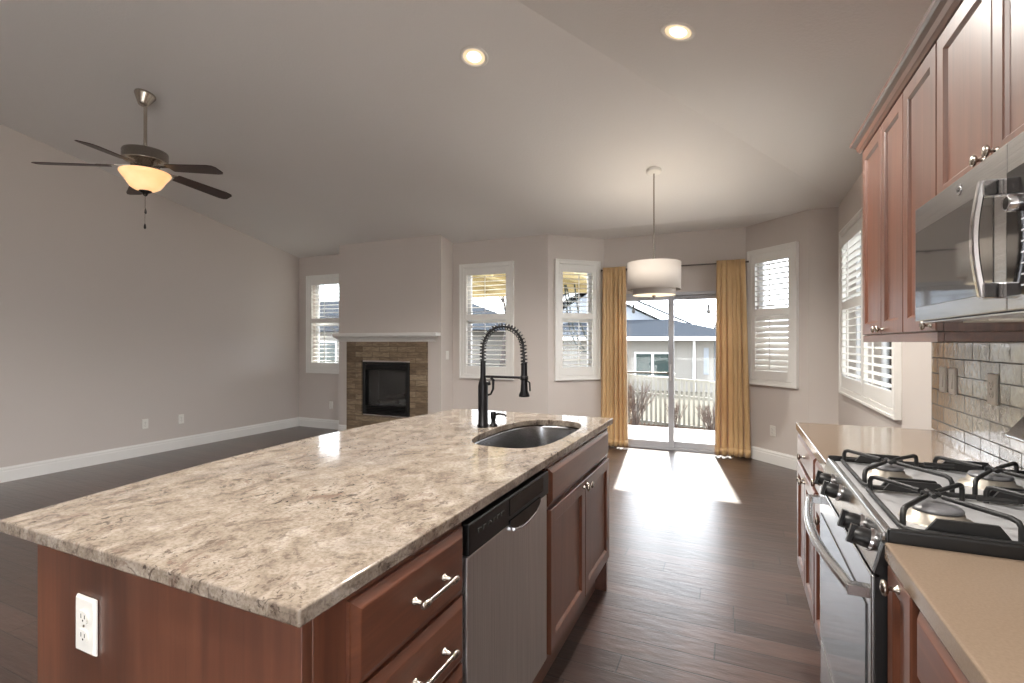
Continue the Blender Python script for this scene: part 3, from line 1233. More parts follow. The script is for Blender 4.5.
# spring: a helix round the hose path
L = [0.0]
for a, b_ in zip(path, path[1:]):
    L.append(L[-1] + (b_ - a).length)
turns = 30
pts = []
N = turns * 12
for i in range(N + 1):
    s = L[-1] * i / N
    k = 0
    while k < len(L) - 2 and L[k + 1] < s:
        k += 1
    f_ = (s - L[k]) / (L[k + 1] - L[k])
    p = path[k].lerp(path[k + 1], f_)
    tg = (path[k + 1] - path[k]).normalized()
    nrm = Vector((0, 1, 0)).cross(tg).normalized()
    a = 2 * PI * turns * i / N
    pts.append(p + (nrm * math.cos(a) + Vector((0, 1, 0)) * math.sin(a)) * 0.0150)
bb = B()
bb.tube(pts, 0.0027, 5)
bb.build('spring', 'bronze', t)
bb = B()
bb.lathe((xe + .004, fy, 0), [(0.013, 1.235), (0.015, 1.225), (0.0155, 1.15), (0.0165, 1.12), (0.018, 1.10), (0.026, 1.082), (0.026, 1.074), (0.018, 1.072)], 22)
sh = bb.build('spray_head', 'bronze', t)
bb = B()
bb.tube([(xe + .018, fy, 1.15), (xe + .032, fy, 1.14), (xe + .034, fy, 1.10)], 0.004, 8)
bb.build('spray_trigger', 'bronze', sh)
bb = B()
bb.tube([(fx, fy, 1.163), (xe - .012, fy, 1.163)], 0.0065, 10)
bb.lathe((xe + .004, fy, 0), [(0.0165, 1.172), (0.0195, 1.172), (0.0195, 1.152), (0.0165, 1.152)], 20)
bb.build('support_arm', 'bronze', t)
bb = B()
bb.tube([(fx, fy, 1.125), (fx + .028, fy + .022, 1.13)], 0.011, 12)
bb.tube([(fx + .03, fy + .024, 1.155), (fx + .042, fy + .03, 1.145), (fx + .04, fy + .03, 1.10), (fx + .03, fy + .026, 1.075), (fx + .014, fy + .02, 1.07)], [0.007, 0.0075, 0.006, 0.005, 0.006], 10)
bb.build('lever', 'bronze', t)

t = thing('soap_dispenser', 'small dark bronze soap pump right of the island faucet', 'soap dispenser', (-1.105, 2.222, TZ))
bb = B()
sxx, syy = -1.105, 2.222
bb.lathe((sxx, syy, 0), [(0.021, TZ + .0005), (0.021, TZ + .007), (0.012, TZ + .011), (0.011, TZ + .035), (0.0145, TZ + .04), (0.0145, TZ + .066), (0.010, TZ + .072)], 20)
bb.build('body', 'bronze', t)
bb = B()
bb.tube([(sxx, syy, TZ + .055), (sxx + .03, syy, TZ + .063), (sxx + .062, syy, TZ + .06), (sxx + .07, syy, TZ + .052)], [0.007, 0.006, 0.005, 0.005], 10)
bb.build('spout', 'bronze', t)

# ---- cabinet pieces. A face frame at x = fx_, fronts towards sign s
def front(x, s, y0, y1, z0, z1, style, t=0.019, stile=0.056, rec=0.010):
    """a door or drawer front: y0..y1, z0..z1, back at x, outward s"""
    b = B()

    def rect(i, n):
        return [(x + s * n, y0 + i, z0 + i), (x + s * n, y1 - i, z0 + i), (x + s * n, y1 - i, z1 - i), (x + s * n, y0 + i, z1 - i)]
    if style == 'panel':
        L_ = [rect(0, 0.0005), rect(0, t - .003), rect(.003, t), rect(stile - .004, t), rect(stile, t - .003), rect(stile + .006, t - rec), rect(stile + .012, t - rec)]
    else:
        L_ = [rect(0, 0.0005), rect(0, t - .011), rect(.003, t - .010), rect(.017, t - .001), rect(.020, t)]
    b.loops(L_)
    return b


def knob(x, s, y, z, parent, mat='nickel'):
    b = B()
    b.lathe((x, y, z), [(0.008, s * .0005), (0.008, s * .003), (0.005, s * .006), (0.0045, s * .016), (0.012, s * .019), (0.0155, s * .023), (0.0145, s * .027), (0.006, s * .030)], 18, 'x')
    return b.build('knob', mat, parent)


def bar_pull(x, s, y, z, ln, parent):
    b = B()
    h = ln / 2
    for q_ in (-1, 1):
        b.lathe((x, y + q_ * h, z), [(0.009, s * .0005), (0.009, s * .004), (0.005, s * .007), (0.005, s * .026)], 14, 'x')
        b.lathe((x + s * .030, y + q_ * h, z), [(0.004, -.014), (0.0075, -.011), (0.0085, -.004), (0.0085, .004), (0.0075, .011), (0.004, .014)], 12, 'y')
    b.cyl((x + s * .030, y - h, z), (x + s * .030, y + h, z), 0.0055, n=12)
    return b.build('handle', 'nickel', parent)


def carcass(x0, x1, y0, y1, z0, z1, t, toe=None, s=1, mat='cherry_v'):
    b = B()
    b.box(x0, x1, y0, y1, z0, z1)
    b.build('carcass', mat, t, 0.001, 1)
    if toe:
        b = B()
        xa_, xb_ = (x0, x1 - .06) if s > 0 else (x0 + .06, x1)
        b.box(xa_, xb_, y0, y1, 0.0, z0)
        b.build('toe_kick', 'cherry_y', t)


CF = -0.636                     # island face frame
CB = -1.24                      # back of the cabinet boxes
KZ = 0.165
# drawers
t = thing('drawer_cabinet', 'cherry drawer base cabinet at the near end of the island', 'cabinet', (-.93, .85, 0))
carcass(CB, CF, 0.612, 1.098, KZ, TB - .0005, t, True)
zz = [0.868, 0.700, 0.530, 0.360, 0.185]
for k in range(4):
    z1_, z0_ = zz[k] if k == 0 else zz[k] - .004, zz[k + 1] + .004
    dr = front(CF, 1, 0.688, 1.088, z0_, z1_, 'slab').build('drawer', 'cherry_y', t)
    bar_pull(CF + .019, 1, 0.925, (z0_ + z1_) / 2 + .002, 0.115, dr)
# dishwasher
DY0, DY1 = 1.102, 1.692
t = thing('dishwasher', 'stainless dishwasher with black control strip built into the island', 'dishwasher', (-.93, 1.40, 0))
bb = B()
bb.box(CB, CF - .015, DY0, DY1, 0.165, TB - .004)
bb.build('tub', 'black', t)
bb = B()
bb.box(CB + .1, CF - .07, DY0 + .005, DY1 - .005, 0.0, 0.164)
bb.build('toe_panel', 'black', t)
bb = B()
bb.box(CF - .014, CF + .012, DY0 + .004, DY1 - .004, 0.19, 0.782)
bb.build('door_panel', 'steel_v', t, 0.004, 3)
bb = B()
xa_, xb_ = CF - .014, CF + .018
bb.box(xa_, xb_, DY0 + .003, DY1 - .003, 0.786, 0.868)
cp = bb.build('control_panel', 'black', t, 0.004, 3)
bb = B()
yc = 1.47
prof = []
for k in range(17):
    a = k / 16
    yy = yc - .125 + .25 * a
    prof.append((yy, 0.786 - 0.030 * (math.sin(PI * a) ** 0.6)))
bb.hexa([(xb_ - .004, y_, z_) for y_, z_ in prof] + [(xb_ - .004, yc + .125, 0.80), (xb_ - .004, yc - .125, 0.80)],
        [(xb_ + .006, y_, z_) for y_, z_ in prof] + [(xb_ + .006, yc + .125, 0.80), (xb_ + .006, yc - .125, 0.80)])
hd = bb.build('pocket_handle', 'black_gloss', t)
bb = B()
bb.tube([(xb_ + .002, y_, z_ - .004) for y_, z_ in prof[2:-2]], 0.0055, 8)
bb.build('handle_lip', 'chrome', hd)
bb = B()
for k in range(6):
    bb.box(xb_ + .0002, xb_ + .0025, DY0 + .05 + k * .028, DY0 + .068 + k * .028, 0.832, 0.842)
bb.build('buttons', 'slot', cp)
bb = B()
bb.box(xb_ + .0002, xb_ + .002, yc - .12, yc + .16, 0.812, 0.862)
bb.build('display_strip', 'black_gloss', cp)
bb = B()
bb.lathe((CF + .0118, 1.39, 0.232), [(0.012, 0), (0.012, .0012), (0.010, .002)], 20, 'x')
bb.xform(Matrix.Translation((0, 0, 0.232)) @ Matrix.Scale(1.6, 4, (0, 0, 1)) @ Matrix.Translation((0, 0, -0.232)))
bb.build('badge', 'chrome', t)
# sink base
t = thing('sink_cabinet', 'cherry two-door sink cabinet at the far end of the island', 'cabinet', (-.93, 2.165, 0))
b = B()
b.box(CB, CF, 1.698, 1.716, KZ, TB - .0005).box(CB, CF, 2.612, 2.630, KZ, TB - .0005).box(CB, CB + .015, 1.716, 2.612, KZ, TB - .0005)
b.box(CF - .019, CF, 1.716, 2.612, KZ, 0.60).box(CF - .019, CF, 1.716, 2.612, 0.60, TB - .0005).box(CB + .015, CF - .019, 1.716, 2.612, KZ, KZ + .015)
b.build('carcass', 'cherry_v', t, 0.001, 1)
b = B()
b.box(CB, CF - .06, 1.698, 2.630, 0, KZ)
b.build('toe_kick', 'cherry_y', t)
front(CF, 1, 1.712, 2.618, 0.730, 0.868, 'slab').build('false_drawer_front', 'cherry_y', t)
d1 = front(CF, 1, 1.712, 2.163, 0.190, 0.718, 'panel').build('door', 'cherry_v', t)
knob(CF + .019, 1, 2.138, 0.690, d1)
d2 = front(CF, 1, 2.167, 2.618, 0.190, 0.718, 'panel').build('door', 'cherry_v', t)
knob(CF + .019, 1, 2.192, 0.690, d2)
# end panel with the wrap-around back
bb = B()
pl = [(CF, 0.589), (CF, 0.611), (-1.245, 0.611), (-1.245, 2.632), (CF, 2.632), (CF, 2.66), (-1.452, 2.66), (-1.452, 0.589)]
bb.hexa([(x, y, 0) for x, y in pl], [(x, y, TB - .0005) for x, y in pl])
o = bb.build('island_panel', 'cherry_v', None, 0.001, 1)
tag(o, 'plain reddish-brown wood end panel of the island facing the viewer', 'cabinet panel')

# ------------------------------------------------------------------ right-hand base cabinets, counters
RF = 0.303                       # face frame of the right-hand run
RY0, RY1 = 1.272, 2.030          # range


def base_unit(y0, y1, label, doors, knob_side=None, name='base_cabinet'):
    t = thing(name, label, 'cabinet', ((RF + XK) / 2, (y0 + y1) / 2, 0), 0, 'right-hand base cabinets')
    carcass(RF, XK - .002, y0, y1, KZ, 0.8755, t, True, -1)
    dr = front(RF, -1, y0 + .008, y1 - .008, 0.735, 0.868, 'slab').build('drawer', 'cherry_y', t)
    knob(RF - .019, -1, (y0 + y1) / 2, 0.80, dr)
    wd = (y1 - y0 - .016 - .004 * (doors - 1)) / doors
    for k in range(doors):
        a = y0 + .008 + k * (wd + .004)
        do = front(RF, -1, a, a + wd, 0.190, 0.722, 'panel').build('door', 'cherry_v', t)
        ky = a + (.03 if (k == 1 or (doors == 1 and knob_side == 'near')) else wd - .03)
        knob(RF - .019, -1, ky, 0.69, do)
    return t


base_unit(2.335, 2.965, 'cherry base cabinet beyond the range, farthest toward the window', 2)
base_unit(2.036, 2.331, 'narrow cherry base cabinet between the range and the far cabinet', 1, 'near')
t = thing('base_cabinet', 'narrow cherry pull-out cabinet under the near counter, touching the range', 'cabinet', ((RF + XK) / 2, 1.185, 0), 0, 'right-hand base cabinets')
carcass(RF, XK - .002, 1.105, 1.266, KZ, 0.8755, t, True, -1)
do = front(RF, -1, 1.111, 1.260, 0.190, 0.872, 'panel', stile=0.04).build('door', 'cherry_v', t)
knob(RF - .019, -1, 1.178, 0.854, do)
base_unit(0.250, 1.101, 'cherry base cabinet under the near counter, nearest the viewer', 2)
for y0, y1, lb in ((2.034, 2.985, 'taupe countertop between the range and the window'), (0.22, 1.269, 'tan countertop nearest the viewer, in front of the range')):
    bb = B()
    bb.box(0.281, 0.861, y0, y1, 0.876, TZ)
    o = bb.build('countertop', 'solid', None, 0.004, 3)
    tag(o, lb, 'countertop')

# backsplash
bb = B()
bb.box(0.862, XK - .0005, 0.2, 3.045, TZ + .001, 1.375)
struct(bb.build('wall_backsplash', 'tile'))

# ------------------------------------------------------------------ gas range
t = thing('gas_range', 'stainless gas range with black grates between the two right-hand counters', 'range', (.56, 1.65, 0))
OX = 0.262                        # oven door front
bb = B()
bb.box(0.300, 0.845, RY0, RY1, 0.05, 0.905)
bb.build('body', 'black_gloss', t, 0.002, 1)
bb = B()
bb.box(0.33, 0.80, RY0 + .03, RY1 - .03, 0.0, 0.05)
bb.build('base', 'black', t)
# side trims of door and panel are black
bb = B()
bb.box(OX + .004, 0.299, RY0 + .002, RY0 + .016, 0.19, 0.835).box(OX + .012, 0.299, RY0 + .002, RY0 + .016, 0.835, 0.845)
bb.hexa([(OX + .002, RY0, 0.842), (0.2995, RY0, 0.842), (0.2995, RY0, 0.9055), (0.281, RY0, 0.9055)], [(OX + .002, RY0 + .014, 0.842), (0.2995, RY0 + .014, 0.842), (0.2995, RY0 + .014, 0.9055), (0.281, RY0 + .014, 0.9055)])
bb.build('side_trim', 'black', t)
# oven door
bb = B()
bb.box(OX, 0.299, RY0 + .017, RY1 - .017, 0.315, 0.832)
od = bb.build('oven_door', 'steel_h', t, 0.004, 3)
bb = B()
bb.box(OX - .003, OX + .001, RY0 + .055, RY1 - .055, 0.355, 0.752)
bb.build('door_glass', 'oven_glass', od, 0.001, 1)
bb = B()
hp = []
for k in range(25):
    a = k / 24
    hp.append((OX - .032 - .034 * math.sin(PI * a), RY0 + .03 + (RY1 - RY0 - .06) * a, 0.790))
bb.tube(hp, 0.0125, 14)
for yy in (RY0 + .035, RY1 - .035):
    bb.box(OX - .042, OX + .001, yy - .012, yy + .012, 0.778, 0.802)
bb.build('handle', 'steel_h', od, 0.002)
bb = B()
for k in range(3):
    for j in range(6):
        ya_ = RY0 + .07 + j * .105
        bb.box(OX + .0005, OX + .006, ya_, ya_ + .085, 0.8385 + .0 + k * .0, 0.841)
bb.build('door_vent', 'slot', t)
bb = B()
bb.box(OX + .002, 0.299, RY0 + .017, RY1 - .017, 0.105, 0.305)
dw = bb.build('storage_drawer', 'steel_h', t, 0.004, 3)
bb = B()
bb.lathe((OX + .0015, 1.545, 0.262), [(0.012, 0), (0.012, -.0015), (0.010, -.0025)], 20, 'x')
bb.build('badge', 'chrome', dw)
# slanted control panel
bb = B()
pr = [(OX, 0.842), (0.305, 0.842), (0.305, 0.928), (0.284, 0.928)]
bb.loops([[(x, y_, z) for x, z in pr] for y_ in (RY0 + .015, RY1 - .015)])
cp = bb.build('control_panel', 'steel_h', t, 0.003, 2)
pn = Vector((-(0.928 - 0.842), 0, (0.284 - OX))).normalized()
for k, yy in enumerate((1.350, 1.455, 1.735, 1.865)):
    zk = 0.888
    xk = OX + (zk - 0.842) / (0.928 - 0.842) * (0.284 - OX)
    p0 = Vector((xk, yy, zk))
    bb = B()
    bb.cyl(p0 - pn * .001, p0 + pn * .006, 0.026, 0.024, 24)
    kb = bb.build('knob_skirt', 'chrome', cp)
    bb = B()
    bb.tube([p0 + pn * .006, p0 + pn * .012, p0 + pn * .032, p0 + pn * .036], [0.021, 0.0215, 0.019, 0.016], 24)
    up = Vector((0, 0, 1)) - pn * pn.z
    up.normalize()
    sd = pn.cross(up)
    c0 = p0 + pn * .030
    a_ = [c0 + sd * i * .006 + up * j * .021 for i, j in ((-1, -1), (1, -1), (1, 1), (-1, 1))]
    bb.hexa(a_, [v + pn * .013 for v in a_])
    bb.build('burner_knob', 'black', cp)
# cooktop
bb = B()
bb.box(0.300, 0.800, RY0 + .016, RY1 - .016, 0.906, 0.924)
ck = bb.build('cooktop', 'cooktop', t, 0.003, 2)
for y0, y1 in ((RY0, RY0 + .015), (RY1 - .015, RY1)):
    bb = B()
    bb.box(0.288, 0.845, y0, y1, 0.906, 0.940)
    bb.build('edge_rail', 'black', t, 0.005, 3)
bb = B()
bb.box(0.2855, 0.300, RY0 + .015, RY1 - .015, 0.906, 0.932)
bb.build('front_lip', 'steel_h', t, 0.004, 3)
BUR = [(0.415, 1.435, .050), (0.415, 1.845, .043), (0.655, 1.435, .043), (0.655, 1.845, .050)]
for bx, by, br_ in BUR:
    bb = B()
    bb.lathe((bx, by, 0), [(br_ + .020, 0.9242), (br_ + .016, 0.930), (br_ + .002, 0.934), (br_, 0.946), (br_ - .008, 0.948)], 30)
    bo = bb.build('burner', 'burner_base', t)
    bb = B()
    bb.lathe((bx, by, 0), [(br_ - .004, 0.9482), (br_ - .001, 0.952), (br_ - .004, 0.957), (br_ * .5, 0.959), (0.004, 0.9595)], 30)
    bb.build('burner_cap', 'burner_cap', bo)
for y0, y1 in ((RY0 + .028, 1.648), (1.654, RY1 - .028)):
    bb = B()
    rg = 0.0058
    zt = 0.974
    ym = (y0 + y1) / 2
    # low frame of round bar with rounded corners
    fr = []
    x0, x1 = 0.322, 0.775
    for cx, cy, a0 in ((x1 - .03, y1 - .03, 0), (x0 + .03, y1 - .03, 90), (x0 + .03, y0 + .03, 180), (x1 - .03, y0 + .03, 270)):
        for k in range(6):
            a = R(a0 + 18 * k)
            fr.append((cx + .03 * math.cos(a), cy + .03 * math.sin(a), 0.934))
    bb.tube(fr, rg, 8, True)
    for bx in (0.415, 0.655):
        for dx, dy in ((-.088, -.145), (-.088, .145), (.105, -.145), (.105, .145)):
            ex, ey = bx + dx, ym + dy
            p1 = (ex, ey, 0.930)
            p2 = (ex, ey, zt - .016)
            p3 = (ex - dx * .10, ey - dy * .10, zt - .002)
            p4 = (bx + dx * .16, ym + dy * .16, zt)
            bb.tube([p1, p2, ((p2[0] + p3[0]) / 2 + dx * .02, (p2[1] + p3[1]) / 2 + dy * .02, zt - .006), p3, p4], [rg, rg, rg, rg, rg * .9], 8)
        bb.tube([(bx - .018, ym, zt), (bx + .018, ym, zt)], rg, 8)
        bb.tube([(bx, ym - .026, zt), (bx, ym + .026, zt)], rg, 8)
    bb.tube([(0.50, ym, zt), (0.57, ym, zt)], rg, 8)
    # solid side webs joining the feet
    for yy, s in ((y0 + .012, 1), (y1 - .012, -1)):
        for xa_, xb_ in ((0.36, 0.50), (0.58, 0.72)):
            bb.hexa([(xa_, yy - .004, 0.934), (xb_, yy - .004, 0.934), (xb_, yy + .004, 0.934), (xa_, yy + .004, 0.934)],
                    [(xa_ + .02, yy - .004, 0.962), (xb_ - .02, yy - .004, 0.962), (xb_ - .02, yy + .004, 0.962), (xa_ + .02, yy + .004, 0.962)])
    bb.build('grate', 'iron', t)
# raised rear vent
bb = B()
bb.box(0.802, 0.858, RY0 + .01, RY1 - .01, 0.925, 1.045)
bb.build('vent_riser', 'black', t)
bb = B()
pr = [(0.752, 1.043), (0.760, 1.036), (0.858, 1.046), (0.858, 1.135), (0.818, 1.135)]
bb.loops([[(x, y_, z) for x, z in pr] for y_ in (RY0 + .004, RY1 - .004)])
bb.build('backguard', 'steel_h', t, 0.006, 3)

# ------------------------------------------------------------------ wall cabinets, microwave
UX = 0.575                        # door faces
UB = UX + .019


def upper(y0, y1, z0, z1, label, spl, knobs, name='wall_cabinet'):
    t = thing(name, label, 'cabinet', ((UB + XK) / 2, (y0 + y1) / 2, z0), 0, 'wall cabinets over the range side')
    b = B()
    b.box(UB, XK - .001, y0 + .0005, y1 - .0005, z0, z1)
    b.build('carcass', 'cherry_v', t, 0.001, 1)
    for k, (a, c) in enumerate(spl):
        d = front(UB, -1, a, c, z0 + .002, z1 - .002, 'panel').build('door', 'cherry_v', t)
        knob(UX, -1, knobs[k][0], knobs[k][1], d)
    return t


Z0, Z1 = 1.365, 2.286
upper(2.338, 3.010, Z0, Z1, 'tall cherry two-door wall cabinet nearest the window', ((2.653, 3.006), (2.341, 2.649)), ((2.685, 1.388), (2.617, 1.388)))
upper(1.990, 2.337, Z0, Z1, 'narrow cherry single-door wall cabinet left of the microwave', ((1.993, 2.334),), ((2.034, 1.3855),))
upper(1.238, 1.989, 1.756, Z1, 'short cherry two-door wall cabinet above the microwave', ((1.615, 1.986), (1.241, 1.611)), ((1.648, 1.795), (1.578, 1.795)))
bb = B()
prf = [(UB - .004, 2.287), (UX - .004, 2.287), (UX - .010, 2.296), (UX - .014, 2.300), (UX - .020, 2.318), (UX - .032, 2.330), (UX - .041, 2.335), (UX - .044, 2.345), (UB - .004, 2.345)]
ends = []
cr_loops = []
P3 = [(XK - .001, 3.010), (UB, 3.010), (UB, 1.238)]
L0 = [(XK - .001, 3.010 + (UB - x), z) for x, z in prf]
L1 = [(x, 3.010 + (UB - x), z) for x, z in prf]
L2 = [(x, 1.238, z) for x, z in prf]
bb.loops([L0, L1, L2])
o = bb.build('crown_molding', 'cherry_y')
tag(o, 'stepped cherry crown molding along the tops of the wall cabinets', 'molding')
bb = B()
bb.box(UX + .004, UX + .022, 1.9905, 3.0095, 1.332, 1.3645)
bb.box(UX + .022, XK - .002, 2.992, 3.0095, 1.332, 1.3645).box(UX + .022, XK - .002, 1.9905, 2.006, 1.332, 1.3645)
o = bb.build('light_rail', 'cherry_y', None, 0.002)
tag(o, 'narrow cherry light rail under the wall cabinets by the window', 'molding')

t = thing('microwave', 'stainless over-the-range microwave under the short wall cabinet', 'microwave', (.69, 1.614, 1.395))
MY0, MY1, MZ0, MZ1 = 1.240, 1.987, 1.395, 1.753
MX = 0.521
bb = B()
bb.box(MX + .03, 0.860, MY0, MY1, MZ0, MZ1)
bb.build('case', 'black', t)
DS = 1.392
bb = B()
bb.box(MX, MX + .029, DS + .001, MY1, MZ0 + .002, MZ1)
md_ = bb.build('door', 'steel_h', t, 0.003, 3)
bb = B()
bb.box(MX - .002, MX + .001, DS + .06, MY1 - .012, MZ0 + .045, MZ1 - .075)
bb.build('window', 'mw_glass', md_, 0.001, 1)
bb = B()
hp = []
for k in range(17):
    a = k / 16
    hp.append((MX - .030 - .014 * math.sin(PI * a), DS + .028, MZ0 + .035 + (MZ1 - MZ0 - .105) * a))
for i in range(len(hp)):
    pass
bb.loops([[(x - .007, y_ - .009, z), (x + .006, y_ - .011, z), (x + .006, y_ + .011, z), (x - .007, y_ + .009, z)] for x, y_, z in hp])
bb.box(MX - .034, MX + .001, DS + .016, DS + .040, MZ0 + .030, MZ0 + .065).box(MX - .034, MX + .001, DS + .016, DS + .040, MZ1 - .105, MZ1 - .070)
bb.build('handle', 'chrome', md_, 0.003)
bb = B()
bb.box(MX, MX + .029, MY0, DS - .001, MZ0 + .002, MZ1)
cp = bb.build('control_panel', 'steel_h', t, 0.003, 3)
bb = B()
bb.box(MX - .003, MX + .001, MY0 + .012, DS - .006, MZ0 + .03, MZ1 - .066)
kp = bb.build('keypad', 'black_gloss', cp, 0.001)
bb = B()
for r_ in range(7):
    for c_ in range(3):
        ya_ = MY0 + .022 + c_ * .026
        za_ = MZ0 + .048 + r_ * .022
        bb.box(MX - .0034, MX - .0028, ya_, ya_ + .011, za_, za_ + .003)
bb.build('key_marks', 'vinyl_grey', kp)
bb = B()
bb.lathe((MX - .003, 1.337, MZ1 - .140), [(0.018, 0), (0.018, -.018), (0.015, -.021), (0.012, -.019)], 24, 'x')
dl = bb.build('dial', 'chrome', cp)
bb = B()
bb.lathe((MX - .0222, 1.337, MZ1 - .140), [(0.0125, 0.001), (0.0125, -.0006)], 20, 'x')
bb.build('dial_face', 'black_gloss', dl)
bb = B()
bb.lathe((MX, 1.640, 1.722), [(0.0145, -.0002), (0.0145, -.0018), (0.0130, -.0025), (0.0120, -.0018)], 28, 'x')
bg_ = bb.build('logo_badge', 'chrome', md_)
tag(bg_, 'round bright logo badge')
# monogram on the badge
cu = bpy.data.curves.new('monogram', 'FONT')
cu.body = 'GE'
cu.size = 0.016
cu.align_x = 'CENTER'
cu.align_y = 'CENTER'
cu.extrude = 0.0003
tmp = bpy.data.objects.new('tmp', cu)
C.objects.link(tmp)
dg = bpy.context.evaluated_depsgraph_get()
me = bpy.data.meshes.new_from_object(tmp.evaluated_get(dg))
bpy.data.objects.remove(tmp)
me.transform(Matrix(((0, 0, -1, MX - .0022), (-1, 0, 0, 1.640), (0, 1, 0, 1.722), (0, 0, 0, 1))))
me.transform(WORLD[md_.name].inverted())
me.materials.clear()
me.materials.append(M['slot'])
mo = bpy.data.objects.new('monogram', me)
C.objects.link(mo)
mo.parent = bg_
bb = B()
bb.box(MX + .01, 0.855, MY0 + .01, MY1 - .01, MZ0 - .004, MZ0 - .0005)
vt = bb.build('bottom_plate', 'steel_h', t)
for yy in (1.36, 1.70):
    bb = B()
    bb.box(0.60, 0.78, yy, yy + .16, MZ0 - .008, MZ0 - .0042)
    bb.build('grease_filter', 'burner_base', vt)

# ------------------------------------------------------------------ outdoors
bb = B()
bb.box(-60, 40, 6.58, 80, -0.45, -0.35)
struct(bb.build('ground_lawn', 'lawn'))
bb = B()
bb.box(-60, 40, -40, -3.66, -0.25, -0.15).box(1.15, 40, -3.66, 6.58, -0.45, -0.35).box(-60, -6.55, -3.66, 6.58, -0.45, -0.35)
struct(bb.build('ground_yard', 'bounce_ground'))  # whitened as a reflector, throws light up through the added openings
bb = B()
bb.box(-6.5, 2.5, 6.58, 9.15, -0.349, -0.17)
struct(bb.build('ground_patio', 'concrete'))
bb = B()
bb.box(-6.5, 2.5, 9.15, 9.95, -0.349, -0.22)
struct(bb.build('ground_planting_bed', 'soil'))

# picket fence along the planting bed
t = thing('picket_fence', 'pale vinyl picket fence behind the bare shrubs outside the sliding door', 'fence', (-1.5, 9.6, -.22))


def ftop(x):
    return 0.75 - 0.07 * min(2.5, max(-1.0, x + 1.95))


yf = 9.60
for x in (-5.6, -3.35, -1.10, 1.15):
    bb = B()
    bb.box(x - .05, x + .05, yf - .0, yf + .10, -0.225, ftop(x) + .06)
    bb.hexa([(x - .06, yf - .01, ftop(x) + .06), (x + .06, yf - .01, ftop(x) + .06), (x + .06, yf + .11, ftop(x) + .06), (x - .06, yf + .11, ftop(x) + .06)],
            [(x - .01, yf + .04, ftop(x) + .10), (x + .01, yf + .04, ftop(x) + .10), (x + .01, yf + .06, ftop(x) + .10), (x - .01, yf + .06, ftop(x) + .10)])
    bb.build('fence_post', 'picket', t)
for dz, nm in ((-.02, 'top_rail'), (-.33, 'middle_rail'), (-.86, 'bottom_rail')):
    bb = B()
    for xa_, xb_ in ((-5.6, -3.35), (-3.35, -1.10), (-1.10, 1.15)):
        bb.hexa([(xa_ + .05, yf + .03, ftop(xa_) + dz - .05), (xb_ - .05, yf + .03, ftop(xb_) + dz - .05), (xb_ - .05, yf + .07, ftop(xb_) + dz - .05), (xa_ + .05, yf + .07, ftop(xa_) + dz - .05)],
                [(xa_ + .05, yf + .03, ftop(xa_) + dz), (xb_ - .05, yf + .03, ftop(xb_) + dz), (xb_ - .05, yf + .07, ftop(xb_) + dz), (xa_ + .05, yf + .07, ftop(xa_) + dz)])
    bb.build(nm, 'picket', t)
pk = None
x = -5.50
while x < 1.1:
    if min(abs(x - p) for p in (-5.6, -3.35, -1.10, 1.15)) > .075:
        if pk is None:
            bb = B()
            bb.box(x - .021, x + .021, yf + .018, yf + .030, ftop(x) - .95, ftop(x) - .02)
            pk = bb.build('picket', 'picket', t)
            px_ = x
        else:
            c = pk.copy()
            C.objects.link(c)
            c.location = (x - px_, 0, ftop(x) - ftop(px_))
    x += 0.084


def shrub(x, y, z, h, spread, n, label, seed):
    rnd = random.Random(seed)
    t = thing('bare_shrub', label, 'shrub', (x, y, z), 0, 'bare shrubs along the fence')
    b = B()
    tw = B()
    for i in range(n):
        a = rnd.uniform(0, 2 * PI)
        tilt = spread * rnd.uniform(0.1, 1.0)
        p = Vector((x + rnd.uniform(-.05, .05), y + rnd.uniform(-.05, .05), z - .01))
        d = Vector((math.cos(a) * tilt, math.sin(a) * tilt * .22, 1)).normalized()
        pts = [p.copy()]
        ln = h * rnd.uniform(.7, 1.05)
        for k in range(5):
            d = (d + Vector((rnd.uniform(-.2, .2), rnd.uniform(-.08, .08), .02))).normalized()
            p = p + d * ln / 5
            pts.append(p.copy())
        b.tube(pts, [0.005, .004, .0035, .003, .0025, .002], 4)
        for k in (2, 3, 4):
            for _ in range(3):
                q0 = pts[k]
                d2 = (d + Vector((rnd.uniform(-.9, .9), rnd.uniform(-.5, .5), rnd.uniform(-.1, .6)))).normalized()
                q1 = q0 + d2 * ln * rnd.uniform(.12, .25)
                tw.tube([q0, (q0 + q1) / 2 + Vector((0, 0, .01)), q1], [.0035, .003, .0015], 3)
    b.build('stems', 'twig', t)
    tw.build('twigs', 'twig', t)


shrub(-1.72, 9.32, -.22, 0.86, 0.66, 46, 'tall bare shrub outside the left half of the sliding door', 1)
shrub(-1.04, 9.38, -.22, 0.50, 0.30, 26, 'bare shrub outside just right of the door middle bar', 2)
shrub(-0.40, 9.30, -.22, 0.52, 0.8, 36, 'low spreading bare shrub outside near the right gold curtain', 3)
shrub(-2.75, 9.35, -.22, 0.8, 0.5, 40, 'bare shrub outside seen through the narrow shutter left of the curtain', 4)

